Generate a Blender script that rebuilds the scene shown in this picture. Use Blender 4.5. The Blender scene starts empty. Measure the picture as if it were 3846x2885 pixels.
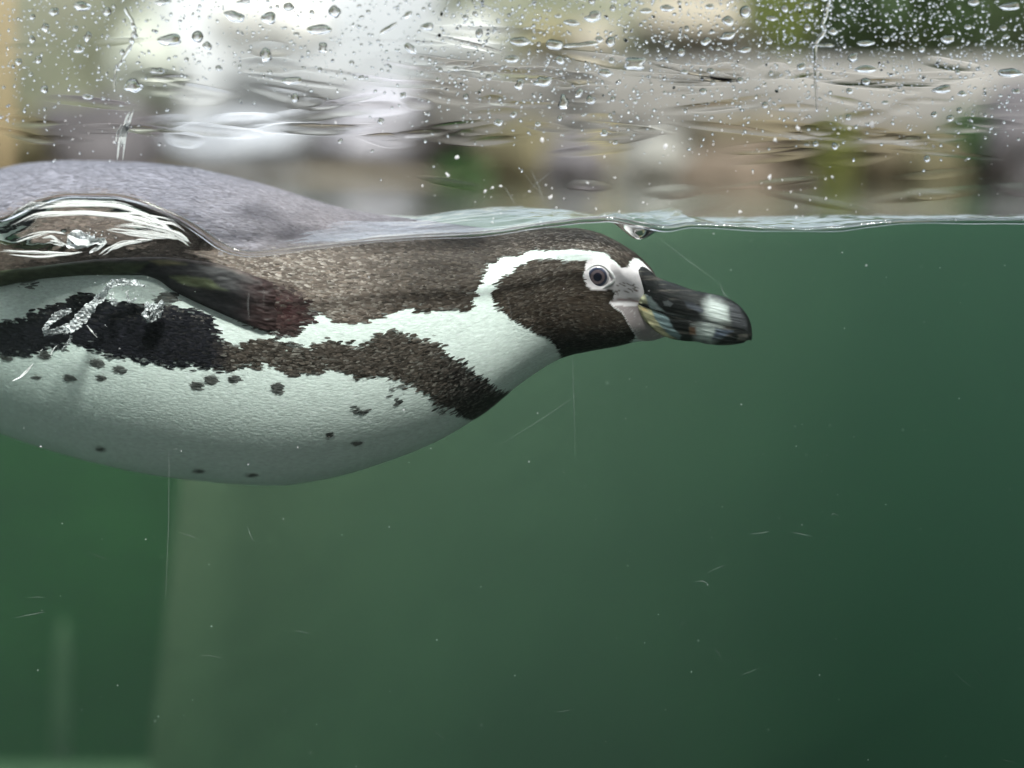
import bpy, bmesh, math, random
import numpy as np
from mathutils import Vector, Matrix, noise as mnoise

rng = np.random.default_rng(7)
random.seed(7)
scene = bpy.context.scene
col = scene.collection
R = math.radians

# ------------------------------------------------------------------ camera, world, sun, exposure
FPX, CX, CY = 6410.0, 1923.0, 1442.5          # focal length in photo pixels, picture centre
CAM_Y, CAM_Z = -1.0, 0.033                    # a metre in front of the pane, 3 cm above the pool level
PITCH = math.atan((CY - 630.0) / FPX)
cam_d = bpy.data.cameras.new('camera')
cam = bpy.data.objects.new('camera', cam_d)
col.objects.link(cam)
cam.location = (0, CAM_Y, CAM_Z)
cam.rotation_euler = (math.pi / 2 - PITCH, 0, 0)
cam_d.sensor_width = 36.0
cam_d.lens = 36.0 * FPX / 3846.0
cam_d.clip_start, cam_d.clip_end = 0.05, 200.0
cam_d.dof.use_dof = True
cam_d.dof.focus_distance = 1.028
cam_d.dof.aperture_fstop = 60.0 / 1000.0 / 0.028
scene.camera = cam

SUN_EL, SUN_AZ = R(57), R(164)                # azimuth measured clockwise from +Y: behind the viewer, a little to the right
world = bpy.data.worlds.new('World')
scene.world = world
world.use_nodes = True
wn = world.node_tree
sky = wn.nodes.new('ShaderNodeTexSky')
sky.sky_type = 'NISHITA'
sky.sun_disc = False
sky.sun_elevation = SUN_EL
sky.sun_rotation = SUN_AZ
sky.air_density = 1.0
sky.dust_density = 8.0
sky.ozone_density = 1.2
veil = wn.nodes.new('ShaderNodeMix'); veil.data_type = 'RGBA'      # even high cloud over the clear sky
veil.inputs['Factor'].default_value = 0.65
for sck in veil.inputs:
    if sck.type == 'RGBA' and sck.name == 'B': sck.default_value = (6.4, 6.9, 7.5, 1)
ina = [q for q in veil.inputs if q.type == 'RGBA' and q.name == 'A'][0]
outr = [q for q in veil.outputs if q.type == 'RGBA'][0]
wn.links.new(sky.outputs[0], ina)
wn.links.new(outr, wn.nodes['Background'].inputs[0])
wn.nodes['Background'].inputs[1].default_value = 0.12
sun_d = bpy.data.lights.new('sun', 'SUN')
sun_d.energy = 2.3
sun_d.angle = R(8)
sun_d.color = (1.0, 0.985, 0.96)
sun = bpy.data.objects.new('sun', sun_d)
col.objects.link(sun)
sd = Vector((math.sin(SUN_AZ) * math.cos(SUN_EL), math.cos(SUN_AZ) * math.cos(SUN_EL), math.sin(SUN_EL)))
sun.rotation_euler = sd.to_track_quat('Z', 'Y').to_euler()
sun.location = sd * 8
scene.view_settings.view_transform = 'Standard'
scene.view_settings.look = 'None'
scene.view_settings.gamma = 1.0
scene.view_settings.exposure = 1.2
scene.view_settings.use_curve_mapping = False
cy = scene.cycles
cy.use_denoising = True
try:
    cy.denoiser = 'OPENIMAGEDENOISE'
    cy.denoising_input_passes = 'RGB_ALBEDO_NORMAL'
except Exception:
    pass
cy.max_bounces = 14
cy.transparent_max_bounces = 24
cy.transmission_bounces = 10
cy.volume_bounces = 3
cy.sample_clamp_indirect = 6.0
cy.use_adaptive_sampling = True
cy.adaptive_threshold = 0.01

# ------------------------------------------------------------------ helpers
_c, _s = math.cos(PITCH), math.sin(PITCH)
def at(px, py, Y):
    """point of the plane y = Y seen at photo pixel (px, py); arrays welcome"""
    px, py, Y = np.asarray(px, float), np.asarray(py, float), np.asarray(Y, float)
    u, v = (px - CX) / FPX, (CY - py) / FPX
    dy = _c + v * _s
    dz = -_s + v * _c
    t = (Y - CAM_Y) / dy
    return np.stack([u * t, Y + 0 * t, CAM_Z + dz * t], -1)
def P(px, py, Y):
    return Vector(at(px, py, Y))
def measure(p):
    """photo pixel of points n x 3"""
    d = p - np.array([0, CAM_Y, CAM_Z])
    f = d[:, 1] * _c - d[:, 2] * _s
    v = d[:, 1] * _s + d[:, 2] * _c
    return CX + FPX * d[:, 0] / f, CY - FPX * v / f

def curve(pts):
    """smooth (monotone cubic) interpolation through (x, y) points"""
    pts = sorted(pts)
    X = np.array([p[0] for p in pts], float); Yv = np.array([p[1] for p in pts], float)
    h = np.diff(X); d = np.diff(Yv) / h
    m = np.zeros_like(X)
    for i in range(1, len(X) - 1):
        if d[i - 1] * d[i] > 0:
            w1, w2 = 2 * h[i] + h[i - 1], h[i] + 2 * h[i - 1]
            m[i] = (w1 + w2) / (w1 / d[i - 1] + w2 / d[i])
    m[0], m[-1] = d[0], d[-1]
    def f(x):
        x = np.clip(np.asarray(x, float), X[0], X[-1])
        i = np.clip(np.searchsorted(X, x, side='right') - 1, 0, len(X) - 2)
        t = (x - X[i]) / h[i]
        return ((2*t**3 - 3*t**2 + 1) * Yv[i] + (t**3 - 2*t**2 + t) * h[i] * m[i]
                + (-2*t**3 + 3*t**2) * Yv[i+1] + (t**3 - t**2) * h[i] * m[i+1])
    return f

def smooth(a, b, x):
    t = np.clip((np.asarray(x, float) - a) / (b - a), 0, 1)
    return t * t * (3 - 2 * t)

_perm = rng.random((256, 256))
def vnoise(x, y, seed=0):
    x = np.asarray(x, float) + seed * 17.13; y = np.asarray(y, float) + seed * 9.71
    i, j = np.floor(x).astype(int), np.floor(y).astype(int)
    fx, fy = x - i, y - j
    fx, fy = fx*fx*(3-2*fx), fy*fy*(3-2*fy)
    g = lambda a, b: _perm[a & 255, b & 255]
    return (g(i,j)*(1-fx)*(1-fy) + g(i+1,j)*fx*(1-fy) + g(i,j+1)*(1-fx)*fy + g(i+1,j+1)*fx*fy) * 2 - 1
def fbm(x, y, seed=0, oct=3):
    s, a, n = 0, 1.0, 0
    for k in range(oct):
        s = s + a * vnoise(np.asarray(x) * 2**k, np.asarray(y) * 2**k, seed + k * 3); n += a; a *= 0.5
    return s / n

def sdist(px, py, poly):
    """signed distance to polygon, negative inside"""
    poly = np.asarray(poly, float)
    d = np.full(px.shape, 1e9); inside = np.zeros(px.shape, bool)
    for k in range(len(poly)):
        ax, ay = poly[k]; bx, by = poly[(k + 1) % len(poly)]
        ex, ey = bx - ax, by - ay
        t = np.clip(((px - ax) * ex + (py - ay) * ey) / (ex*ex + ey*ey + 1e-9), 0, 1)
        d = np.minimum(d, np.hypot(px - ax - t * ex, py - ay - t * ey))
        if ay != by:
            c = ((ay > py) != (by > py)) & (px < (bx - ax) * (py - ay) / (by - ay) + ax)
            inside ^= c
    return np.where(inside, -d, d)

def mesh_np(name, verts, faces, smooth_shade=True, colors=None):
    """mesh from numpy verts and an (n, k) face array (k = 3 or 4) or a list of such arrays"""
    if not isinstance(faces, (list, tuple)):
        faces = [faces]
    faces = [np.asarray(f, np.int32) for f in faces if len(f)]
    me = bpy.data.meshes.new(name)
    me.vertices.add(len(verts))
    me.vertices.foreach_set('co', np.ascontiguousarray(verts, np.float32).ravel())
    idx = np.concatenate([f.ravel() for f in faces])
    tot = np.concatenate([np.full(len(f), f.shape[1], np.int32) for f in faces])
    start = np.concatenate([[0], np.cumsum(tot)[:-1]]).astype(np.int32)
    me.loops.add(len(idx)); me.loops.foreach_set('vertex_index', idx)
    me.polygons.add(len(tot)); me.polygons.foreach_set('loop_start', start)
    try:
        me.polygons.foreach_set('loop_total', tot)
    except Exception:
        pass
    me.update(calc_edges=True)
    me.validate()
    me.polygons.foreach_set('use_smooth', np.full(len(me.polygons), smooth_shade))
    if colors is not None:
        a = me.color_attributes.new('Col', 'FLOAT_COLOR', 'POINT')
        c = np.ones((len(verts), 4), np.float32); c[:, :3] = colors
        a.data.foreach_set('color', c.ravel())
    return me

def obj(name, me, mat=None, parent=None):
    o = bpy.data.objects.new(name, me)
    col.objects.link(o)
    if mat is not None and not me.materials:
        me.materials.append(mat)
    if parent is not None:
        o.parent = parent
    return o
def tag(o, label=None, cat=None, group=None, kind=None):
    if label: o['label'] = label
    if cat: o['category'] = cat
    if group: o['group'] = group
    if kind: o['kind'] = kind
    return o
def empty(name, loc=(0, 0, 0)):
    o = bpy.data.objects.new(name, None); col.objects.link(o)
    o.location = loc; o.empty_display_size = 0.05
    return o
def reroot(root, parts):
    """put parts modelled in world space under a root that has a location"""
    for p in parts:
        p.parent = root
        p.matrix_parent_inverse = Matrix.Translation(root.location).inverted()
def grid_faces(n, m, wrap=False):
    i = np.arange(n - 1)[:, None]; j = np.arange(m if wrap else m - 1)[None, :]
    j2 = (j + 1) % m
    return np.stack([i*m + j, (i+1)*m + j, (i+1)*m + j2, i*m + j2], -1).reshape(-1, 4)
def from_bm(name, bm, smooth_shade=True):
    me = bpy.data.meshes.new(name); bm.to_mesh(me); bm.free()
    me.polygons.foreach_set('use_smooth', np.full(len(me.polygons), smooth_shade))
    return me
def box_mesh(name, x0, x1, y0, y1, z0, z1, bevel=0.0, seg=2):
    bm = bmesh.new()
    bmesh.ops.create_cube(bm, size=1.0)
    bmesh.ops.scale(bm, vec=(x1-x0, y1-y0, z1-z0), verts=bm.verts)
    bmesh.ops.translate(bm, vec=((x0+x1)/2, (y0+y1)/2, (z0+z1)/2), verts=bm.verts)
    if bevel:
        bmesh.ops.bevel(bm, geom=list(bm.edges), offset=bevel, segments=seg, affect='EDGES', profile=0.5)
    return from_bm(name, bm, False)
def tube_np(path, rad, nseg=8, squash=None):
    """tube along path n x 3 with radii n; squash = (axis, factor) flattens it"""
    path = np.asarray(path, float); n = len(path)
    rad = np.broadcast_to(np.asarray(rad, float), (n,))
    t = np.gradient(path, axis=0); t /= np.linalg.norm(t, axis=1)[:, None] + 1e-12
    up = np.array([0, 1.0, 0]) if abs(t[:, 1]).mean() < 0.8 else np.array([0, 0, 1.0])
    a = np.cross(t, up); a /= np.linalg.norm(a, axis=1)[:, None] + 1e-12
    b = np.cross(a, t)
    th = np.linspace(0, 2*np.pi, nseg, endpoint=False)
    sb = 1.0 if squash is None else squash
    v = path[:, None] + rad[:, None, None] * (np.cos(th)[None, :, None] * a[:, None] + sb * np.sin(th)[None, :, None] * b[:, None])
    v = v.reshape(-1, 3)
    f = grid_faces(n, nseg, True)
    caps = [np.array([[0*nseg + 0, k, k+1] for k in range(1, nseg-1)]),
            np.array([[(n-1)*nseg, (n-1)*nseg + k + 1, (n-1)*nseg + k] for k in range(1, nseg-1)])]
    return v, f, np.concatenate(caps)
def join_np(parts):
    """[(verts, quads, tris)] -> one"""
    V, Q, T, o = [], [], [], 0
    for v, q, t in parts:
        V.append(v)
        if len(q): Q.append(np.asarray(q) + o)
        if len(t): T.append(np.asarray(t) + o)
        o += len(v)
    return np.concatenate(V), [np.concatenate(x) for x in (Q, T) if x]

# ------------------------------------------------------------------ materials
def mat(name, rough=0.6, color=(0.5, 0.5, 0.5), spec=0.3):
    m = bpy.data.materials.new(name); m.use_nodes = True
    b = m.node_tree.nodes['Principled BSDF']
    b.inputs['Base Color'].default_value = (*color, 1)
    b.inputs['Roughness'].default_value = rough
    b.inputs['Specular IOR Level'].default_value = spec
    return m, m.node_tree, b
def noise_mat(name, c1, c2, scale=8, rough=0.8, bump=0.4, detail=6, stretch=(1, 1, 1), c3=None, dist=0.02, spec=0.2):
    m, nt, b = mat(name, rough, c1, spec)
    N, L = nt.nodes, nt.links
    tc = N.new('ShaderNodeTexCoord'); mp = N.new('ShaderNodeMapping'); mp.inputs['Scale'].default_value = stretch
    L.new(tc.outputs['Object'], mp.inputs[0])
    n1 = N.new('ShaderNodeTexNoise'); n1.inputs['Scale'].default_value = scale; n1.inputs['Detail'].default_value = detail
    n1.inputs['Roughness'].default_value = 0.65
    L.new(mp.outputs[0], n1.inputs['Vector'])
    rp = N.new('ShaderNodeValToRGB')
    rp.color_ramp.elements[0].position = 0.32; rp.color_ramp.elements[0].color = (*c1, 1)
    rp.color_ramp.elements[1].position = 0.68; rp.color_ramp.elements[1].color = (*c2, 1)
    if c3:
        e = rp.color_ramp.elements.new(0.5); e.color = (*c3, 1)
    L.new(n1.outputs[0], rp.inputs[0]); L.new(rp.outputs[0], b.inputs['Base Color'])
    n2 = N.new('ShaderNodeTexNoise'); n2.inputs['Scale'].default_value = scale * 5; n2.inputs['Detail'].default_value = 5
    L.new(mp.outputs[0], n2.inputs['Vector'])
    bp = N.new('ShaderNodeBump'); bp.inputs['Strength'].default_value = bump; bp.inputs['Distance'].default_value = dist
    L.new(n2.outputs[0], bp.inputs['Height']); L.new(bp.outputs[0], b.inputs['Normal'])
    return m
def col_mat(name, rough, spec, scale, stretch, amount, bump, dist):
    """vertex pigment x fine streaky noise"""
    m, nt, b = mat(name, rough, (0.5, 0.5, 0.5), spec)
    N, L = nt.nodes, nt.links
    at_ = N.new('ShaderNodeVertexColor'); at_.layer_name = 'Col'
    tc = N.new('ShaderNodeTexCoord'); mp = N.new('ShaderNodeMapping'); mp.inputs['Scale'].default_value = stretch
    L.new(tc.outputs['Object'], mp.inputs[0])
    n1 = N.new('ShaderNodeTexNoise'); n1.inputs['Scale'].default_value = scale; n1.inputs['Detail'].default_value = 3
    L.new(mp.outputs[0], n1.inputs['Vector'])
    mr = N.new('ShaderNodeMapRange'); mr.inputs[1].default_value = 0.25; mr.inputs[2].default_value = 0.75
    mr.inputs[3].default_value = 1 - amount; mr.inputs[4].default_value = 1 + amount
    L.new(n1.outputs[0], mr.inputs[0])
    mx = N.new('ShaderNodeVectorMath'); mx.operation = 'SCALE'
    L.new(at_.outputs['Color'], mx.inputs[0]); L.new(mr.outputs[0], mx.inputs['Scale'])
    L.new(mx.outputs[0], b.inputs['Base Color'])
    bp = N.new('ShaderNodeBump'); bp.inputs['Strength'].default_value = bump; bp.inputs['Distance'].default_value = dist
    L.new(n1.outputs[0], bp.inputs['Height']); L.new(bp.outputs[0], b.inputs['Normal'])
    return m
def glass_mat(name, ior=1.333, color=(1, 1, 1), rough=0.0):
    m = bpy.data.materials.new(name); m.use_nodes = True
    N, L = m.node_tree.nodes, m.node_tree.links
    N.clear()
    g = N.new('ShaderNodeBsdfGlass'); g.inputs['IOR'].default_value = ior
    g.inputs['Color'].default_value = (*color, 1); g.inputs['Roughness'].default_value = rough
    o = N.new('ShaderNodeOutputMaterial'); L.new(g.outputs[0], o.inputs['Surface'])
    return m

M = {}
M['plumage'] = col_mat('plumage', 0.6, 0.15, 260, (0.35, 1, 1), 0.10, 0.25, 0.001)
M['feather'] = col_mat('feather', 0.55, 0.2, 900, (0.3, 1, 1), 0.15, 0.1, 0.0005)
M['beak'] = col_mat('beak_horn', 0.5, 0.18, 240, (0.25, 1, 1), 0.30, 0.35, 0.0012)
M['eye'] = col_mat('eye_surface', 0.12, 0.5, 500, (1, 1, 1), 0.12, 0.0, 0.0005)
M['drop'] = glass_mat('clear_water', 1.333)
M['foam'] = bpy.data.materials.new('foam'); M['foam'].use_nodes = True
_b = M['foam'].node_tree.nodes['Principled BSDF']
_b.inputs['Base Color'].default_value = (0.86, 0.89, 0.9, 1); _b.inputs['Roughness'].default_value = 0.25

def sheet_mat(name, lo, hi, a0, a1, sc):
    m, nt, b = mat(name, 0.22, (0.84, 0.88, 0.9), 0.5)
    N, L = nt.nodes, nt.links
    tc = N.new('ShaderNodeTexCoord'); mp = N.new('ShaderNodeMapping'); mp.inputs['Scale'].default_value = sc
    mp.inputs['Rotation'].default_value = (0, 0.7, 0)
    n = N.new('ShaderNodeTexNoise'); n.inputs['Scale'].default_value = 1.0; n.inputs['Detail'].default_value = 4; n.inputs['Distortion'].default_value = 1.0
    mr = N.new('ShaderNodeMapRange'); mr.inputs[1].default_value = lo; mr.inputs[2].default_value = hi; mr.inputs[3].default_value = a0; mr.inputs[4].default_value = a1
    L.new(tc.outputs['Object'], mp.inputs[0]); L.new(mp.outputs[0], n.inputs['Vector']); L.new(n.outputs[0], mr.inputs[0]); L.new(mr.outputs[0], b.inputs['Alpha'])
    return m
M['air'] = sheet_mat('air_sheet', 0.40, 0.66, 0.10, 0.95, (180, 180, 700))

# ------------------------------------------------------------------ water: wavy surface, murky body
W = curve([(-1200, 835), (-600, 838), (-200, 842), (0, 823), (147, 758), (265, 735), (412, 735), (500, 753), (588, 782), (676, 823), (764, 882), (823, 923),
           (882, 947), (940, 955), (1058, 944), (1176, 929), (1300, 914), (1535, 893), (1770, 882), (1888, 870), (2005, 850), (2123, 835),
           (2200, 826), (2270, 824), (2340, 832), (2420, 846), (2505, 858), (2600, 847), (2693, 849), (2840, 858), (3016, 864), (3134, 861), (3251, 846), (3369, 835),
           (3604, 830), (3846, 829), (4400, 838)])
# the crest a few cm behind the pane
CR = curve([(-1200, 818), (-300, 830), (-100, 930), (0, 960), (300, 962), (620, 968), (720, 975), (800, 968), (900, 915), (1000, 850), (1150, 812), (1300, 806),
            (1420, 812), (1535, 814), (1653, 800), (1770, 787), (1946, 780), (2123, 789), (2220, 802), (2270, 806), (2330, 800), (2420, 794), (2540, 793), (2600, 793),
            (2660, 812), (2740, 828), (3000, 822), (3300, 812), (3400, 815), (3846, 812), (4400, 818)])
V0F = curve([(-8000, .048), (780, .048), (960, .085), (12000, .085)])
xs_px = np.concatenate([np.linspace(-7500, -620, 40), np.linspace(-600, 4450, 760), np.linspace(4470, 11500, 40)])
ys = np.concatenate([np.linspace(0.0012, 0.12, 70), np.geomspace(0.1225, 2.85, 190)])
GX, GY = np.meshgrid((xs_px - CX) / FPX, ys, indexing='ij')      # x measured at the pane
PX = GX * FPX + CX
V0 = V0F(PX)
zw = at(PX, W(PX), 0.0)[..., 2]
zc = at(PX, CR(PX), V0)[..., 2]
t1 = smooth(0, 1, np.clip(GY / V0, 0, 1)) * 0.6 + np.clip(GY / V0, 0, 1) * 0.4
near = zw + (zc - zw) * t1
back = zc * (1 - smooth(0, 1, (GY - V0) / 0.11))
Z = np.where(GY < V0, near, back)
amp = smooth(0.0, 0.05, GY) * (1 - 0.93 * smooth(0.10, 0.22, GY))
Z += 0.0011 * amp * fbm(GX * 26, GY * 60, 1) + 0.0006 * amp * fbm(GX * 70, GY * 170, 5)
Z += 0.0011 * smooth(0.15, 0.6, GY) * fbm(GX * 3, GY * 9, 9) + 0.0004 * smooth(0.1, 0.4, GY) * fbm(GX * 14, GY * 40, 12)
hump = smooth(-100, 100, PX) * (1 - smooth(720, 860, PX)) * (1 - smooth(0.045, 0.08, GY))
Z += hump * amp * (0.003 * fbm(GX * 45 + GY * 50, GY * 70, 21) + 0.0016 * fbm(GX * 60, GY * 260 + GX * 90, 23))
Z -= 0.0105 * np.exp(-((PX - 2400) / 78) ** 2) * np.exp(-((GY - 0.019) / 0.011) ** 2)
tr = smooth(2230, 2300, PX) * (1 - smooth(2480, 2560, PX)) * (1 - smooth(0.045, 0.08, GY))
Z += tr * amp * 0.0016 * fbm(GX * 120, GY * 160, 31)
nX, nY = GX.shape
surf = np.stack([GX, GY, Z], -1).reshape(-1, 3)
wm = bpy.data.materials.new('water_skin'); wm.use_nodes = True
N, L = wm.node_tree.nodes, wm.node_tree.links
N.clear()
fr = N.new('ShaderNodeFresnel'); fr.inputs['IOR'].default_value = 1.333
ge = N.new('ShaderNodeNewGeometry'); io = N.new('ShaderNodeMapRange')      # seen from below the unbent ray meets a milder mirror
io.inputs[3].default_value = 1.333; io.inputs[4].default_value = 1.24
L.new(ge.outputs['Backfacing'], io.inputs[0]); L.new(io.outputs[0], fr.inputs['IOR'])
tb = N.new('ShaderNodeBsdfTransparent'); gl = N.new('ShaderNodeBsdfGlossy')
gl.inputs['Roughness'].default_value = 0.015; gl.inputs['Color'].default_value = (1, 1, 1, 1)
mx = N.new('ShaderNodeMixShader'); om = N.new('ShaderNodeOutputMaterial')
L.new(fr.outputs[0], mx.inputs[0]); L.new(tb.outputs[0], mx.inputs[1]); L.new(gl.outputs[0], mx.inputs[2])
tcw = N.new('ShaderNodeTexCoord'); mpw = N.new('ShaderNodeMapping'); mpw.inputs['Scale'].default_value = (1, 3, 1)
nw = N.new('ShaderNodeTexNoise'); nw.inputs['Scale'].default_value = 60; nw.inputs['Detail'].default_value = 3
bw = N.new('ShaderNodeBump'); bw.inputs['Strength'].default_value = 0.06; bw.inputs['Distance'].default_value = 0.003
L.new(tcw.outputs['Object'], mpw.inputs[0]); L.new(mpw.outputs[0], nw.inputs['Vector']); L.new(nw.outputs[0], bw.inputs['Height'])
L.new(bw.outputs[0], gl.inputs['Normal']); L.new(bw.outputs[0], fr.inputs['Normal'])
L.new(mx.outputs[0], om.inputs['Surface'])
ws = obj('water_surface', mesh_np('water_surface', surf, grid_faces(nX, nY)), wm)
tag(ws, 'rippled pool water surface humped against the glass', kind='structure')

# murky water body, no surface of its own: the skin above carries the gloss
POOL_Z = -0.95
step = (4, 4)
ii = np.unique(np.append(np.arange(0, nX, 3), nX - 1)); jj = np.unique(np.append(np.arange(0, nY, 3), nY - 1))
top = np.stack([GX, GY, Z - 0.0006], -1)[np.ix_(ii, jj)]
n_, m_ = len(ii), len(jj)
vt = top.reshape(-1, 3); vb = vt.copy(); vb[:, 2] = POOL_Z + 0.002
ft = grid_faces(n_, m_); fb = ft[:, ::-1] + n_ * m_
border = [i * m_ for i in range(n_)] + [(n_ - 1) * m_ + j for j in range(1, m_)] + [i * m_ + m_ - 1 for i in range(n_ - 2, -1, -1)] + [j for j in range(m_ - 2, 0, -1)]
bo = np.array(border); bo2 = np.roll(bo, -1)
fs = np.stack([bo, bo + n_ * m_, bo2 + n_ * m_, bo2], -1)
vm = bpy.data.materials.new('green_murk'); vm.use_nodes = True
N, L = vm.node_tree.nodes, vm.node_tree.links
N.clear()
vs = N.new('ShaderNodeVolumeScatter'); vs.inputs['Color'].default_value = (0.57, 0.66, 0.60, 1); vs.inputs['Density'].default_value = 0.36
va = N.new('ShaderNodeVolumeAbsorption'); va.inputs['Color'].default_value = (0.14, 0.46, 0.30, 1); va.inputs['Density'].default_value = 1.85
ad = N.new('ShaderNodeAddShader'); om = N.new('ShaderNodeOutputMaterial')
L.new(vs.outputs[0], ad.inputs[0]); L.new(va.outputs[0], ad.inputs[1]); L.new(ad.outputs[0], om.inputs['Volume'])
wb = obj('water', mesh_np('water', np.concatenate([vt, vb]), [np.concatenate([ft, fb, fs])], False), vm)
tag(wb, 'murky green pool water behind the glass', kind='structure')

# the dark bright-edged rim where the water climbs the pane
pxs = np.linspace(-500, 4350, 700)
wl = at(pxs, W(pxs), 0.0)
wl[:, 1] = 0.0018
wl[:, 2] += 0.0003 * vnoise(pxs / 90, pxs * 0, 3)
rr = 0.0016 + 0.0007 * vnoise(pxs / 160, pxs * 0 + 4, 2) + 0.0010 * np.exp(-((pxs - 780) / 110) ** 2)
v, f, t = tube_np(wl, rr, 10)
me = mesh_np('water_meniscus', v, [f, t])
mn = tag(obj('water_meniscus', me, M['drop']), 'clear rim of water climbing the glass along the waterline', kind='structure')

# ------------------------------------------------------------------ tank: floor, walls, submerged slab, pane
conc = noise_mat('wet_concrete', (0.20, 0.21, 0.19), (0.30, 0.30, 0.27), 6, 0.8, 0.4)
algae = noise_mat('algae_wall', (0.035, 0.055, 0.03), (0.07, 0.09, 0.05), 5, 0.9, 0.4)
tag(obj('pool_floor', box_mesh('pool_floor', -1.3, 1.6, -0.2, 3.0, POOL_Z - 0.15, POOL_Z, 0), algae), 'algae covered pool floor', kind='structure')
tag(obj('pool_wall', box_mesh('pool_wall', -1.3, 1.6, 2.86, 3.0, POOL_Z, -0.01, 0), algae), 'far side wall of the pool under water', kind='structure')
tag(obj('pool_wall', box_mesh('pool_wall', -1.5, -1.49, -0.2, 3.0, POOL_Z, 0.02, 0), algae), 'end wall of the pool', kind='structure')
tag(obj('pool_wall', box_mesh('pool_wall', 1.52, 1.6, -0.2, 3.0, POOL_Z, 0.02, 0), algae), 'end wall of the pool', kind='structure')
tag(obj('tank_ledge', box_mesh('tank_ledge', -1.5, 1.6, -0.16, -0.002, POOL_Z - 0.15, -0.62, 0.004), conc), 'concrete ledge under the glass', kind='structure')
tag(obj('pavement', box_mesh('pavement', -12, 12, -12, -0.17, POOL_Z - 0.3, POOL_Z - 0.15, 0), conc), 'visitors pavement in front of the tank', kind='structure')

# unseen wall and roof added behind the viewer to cut front light
blocker_mat = noise_mat('light_block_timber', (0.10, 0.085, 0.07), (0.16, 0.14, 0.115), 5, 0.8, 0.3, stretch=(1, 0.2, 1))
tag(obj('light_block_wall', box_mesh('light_block_wall', -7, 7, -4.3, -4.1, POOL_Z - 0.15, 1.9, 0.01), blocker_mat), 'unseen timber wall added behind the viewer to cut front light', kind='structure')
tag(obj('light_block_roof', box_mesh('light_block_roof', -7, 7, -4.5, -1.45, 1.9, 2.02, 0.01), blocker_mat), 'unseen timber roof added behind the viewer to cut front light', kind='structure')
tag(obj('shade_jamb', box_mesh('shade_jamb', 0.318, 0.75, -0.42, -0.016, POOL_Z - 0.15, 1.3, 0.008), conc), 'unseen concrete jamb added right of the glass to shade the water', kind='structure')  # out of view, added to block front light and darken the right-hand water
moss = noise_mat('mossy_panel', (0.05, 0.125, 0.035), (0.085, 0.175, 0.055), 5, 0.9, 0.4)
# big submerged slab: its left edge slants down from px 715 to px 555, its face turns away to the right
a0, a1 = at(790, 850, 0.72), at(560, 2885, 0.72)
b0, b1 = at(3900, 757, 2.6), at(3900, 2885, 2.6)
def slab(name, a0, a1, b0, b1, th, n=24):
    a0, a1, b0, b1 = map(np.array, (a0, a1, b0, b1))
    d = (a1 - a0); a1 = a0 + d * 1.35; d = (b1 - b0); b1 = b0 + d * 1.35
    s = np.linspace(0, 1, n)
    F = (a0[None, None] * (1-s)[:, None, None] * (1-s)[None, :, None] + a1 * (1-s)[:, None, None] * s[None, :, None]
         + b0 * s[:, None, None] * (1-s)[None, :, None] + b1 * s[:, None, None] * s[None, :, None])
    F = F.reshape(-1, 3); F[:, 1] += 0.02 * fbm(F[:, 0] * 5, F[:, 2] * 5, 2)
    B = F.copy(); B[:, 1] += th
    g = grid_faces(n, n); k = n * n
    bo = np.array([i*n for i in range(n)] + [(n-1)*n + j for j in range(1, n)] + [i*n + n-1 for i in range(n-2, -1, -1)] + [j for j in range(n-2, 0, -1)])
    b2 = np.roll(bo, -1)
    return mesh_np(name, np.concatenate([F, B]), np.concatenate([g[:, ::-1], g + k, np.stack([bo, b2, b2 + k, bo + k], -1)]), True)
slabm = noise_mat('silted_concrete', (0.28, 0.24, 0.19), (0.40, 0.335, 0.26), 3.5, 0.9, 0.3)
tag(obj('submerged_wall', slab('submerged_wall', a0, a1, b0, b1, 0.12), slabm), 'pale silted wall standing deep in the green water', 'wall')
g0, g1, h0, h1 = at(-1600, 850, 0.98), at(-1600, 2885, 0.98), at(1000, 850, 1.02), at(1000, 2885, 1.02)
tag(obj('mossy_wall', slab('mossy_wall', g0, g1, h0, h1, 0.1), moss), 'mossy green panel in the water behind the thin post', 'wall')
v, f, t = tube_np([at(238, 2330, 0.9), at(236, 2430, 0.9), at(228, 2700, 0.9), at(222, 3100, 0.9)], [0.003, 0.009, 0.0115, 0.013], 12)
tag(obj('submerged_post', mesh_np('submerged_post', v, [f, t]), slabm), 'thin pale post standing upright in the green water at lower left', 'post')
tag(obj('submerged_step', box_mesh('submerged_step', -1.2, float(at(530, 2870, 0.66)[0]), 0.62, 0.76, -0.8, float(at(300, 2850, 0.76)[2]), 0.006), slabm),
    'pale submerged step below the thin post', 'step')

pane_root = empty('glass_pane', (0, -0.012, -0.62))
tag(pane_root, 'clear viewing pane scratched and speckled between viewer and pool', 'glass pane')
pm = bpy.data.materials.new('clear_pane'); pm.use_nodes = True
N, L = pm.node_tree.nodes, pm.node_tree.links
N.clear(); tb = N.new('ShaderNodeBsdfTransparent'); tb.inputs['Color'].default_value = (0.985, 0.995, 0.99, 1)
om = N.new('ShaderNodeOutputMaterial'); L.new(tb.outputs[0], om.inputs['Surface'])
pane = obj('pane', box_mesh('pane', -1.5, 1.5, -0.013, -0.0005, -0.62, 0.9, 0), pm)
reroot(pane_root, [pane])

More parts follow.
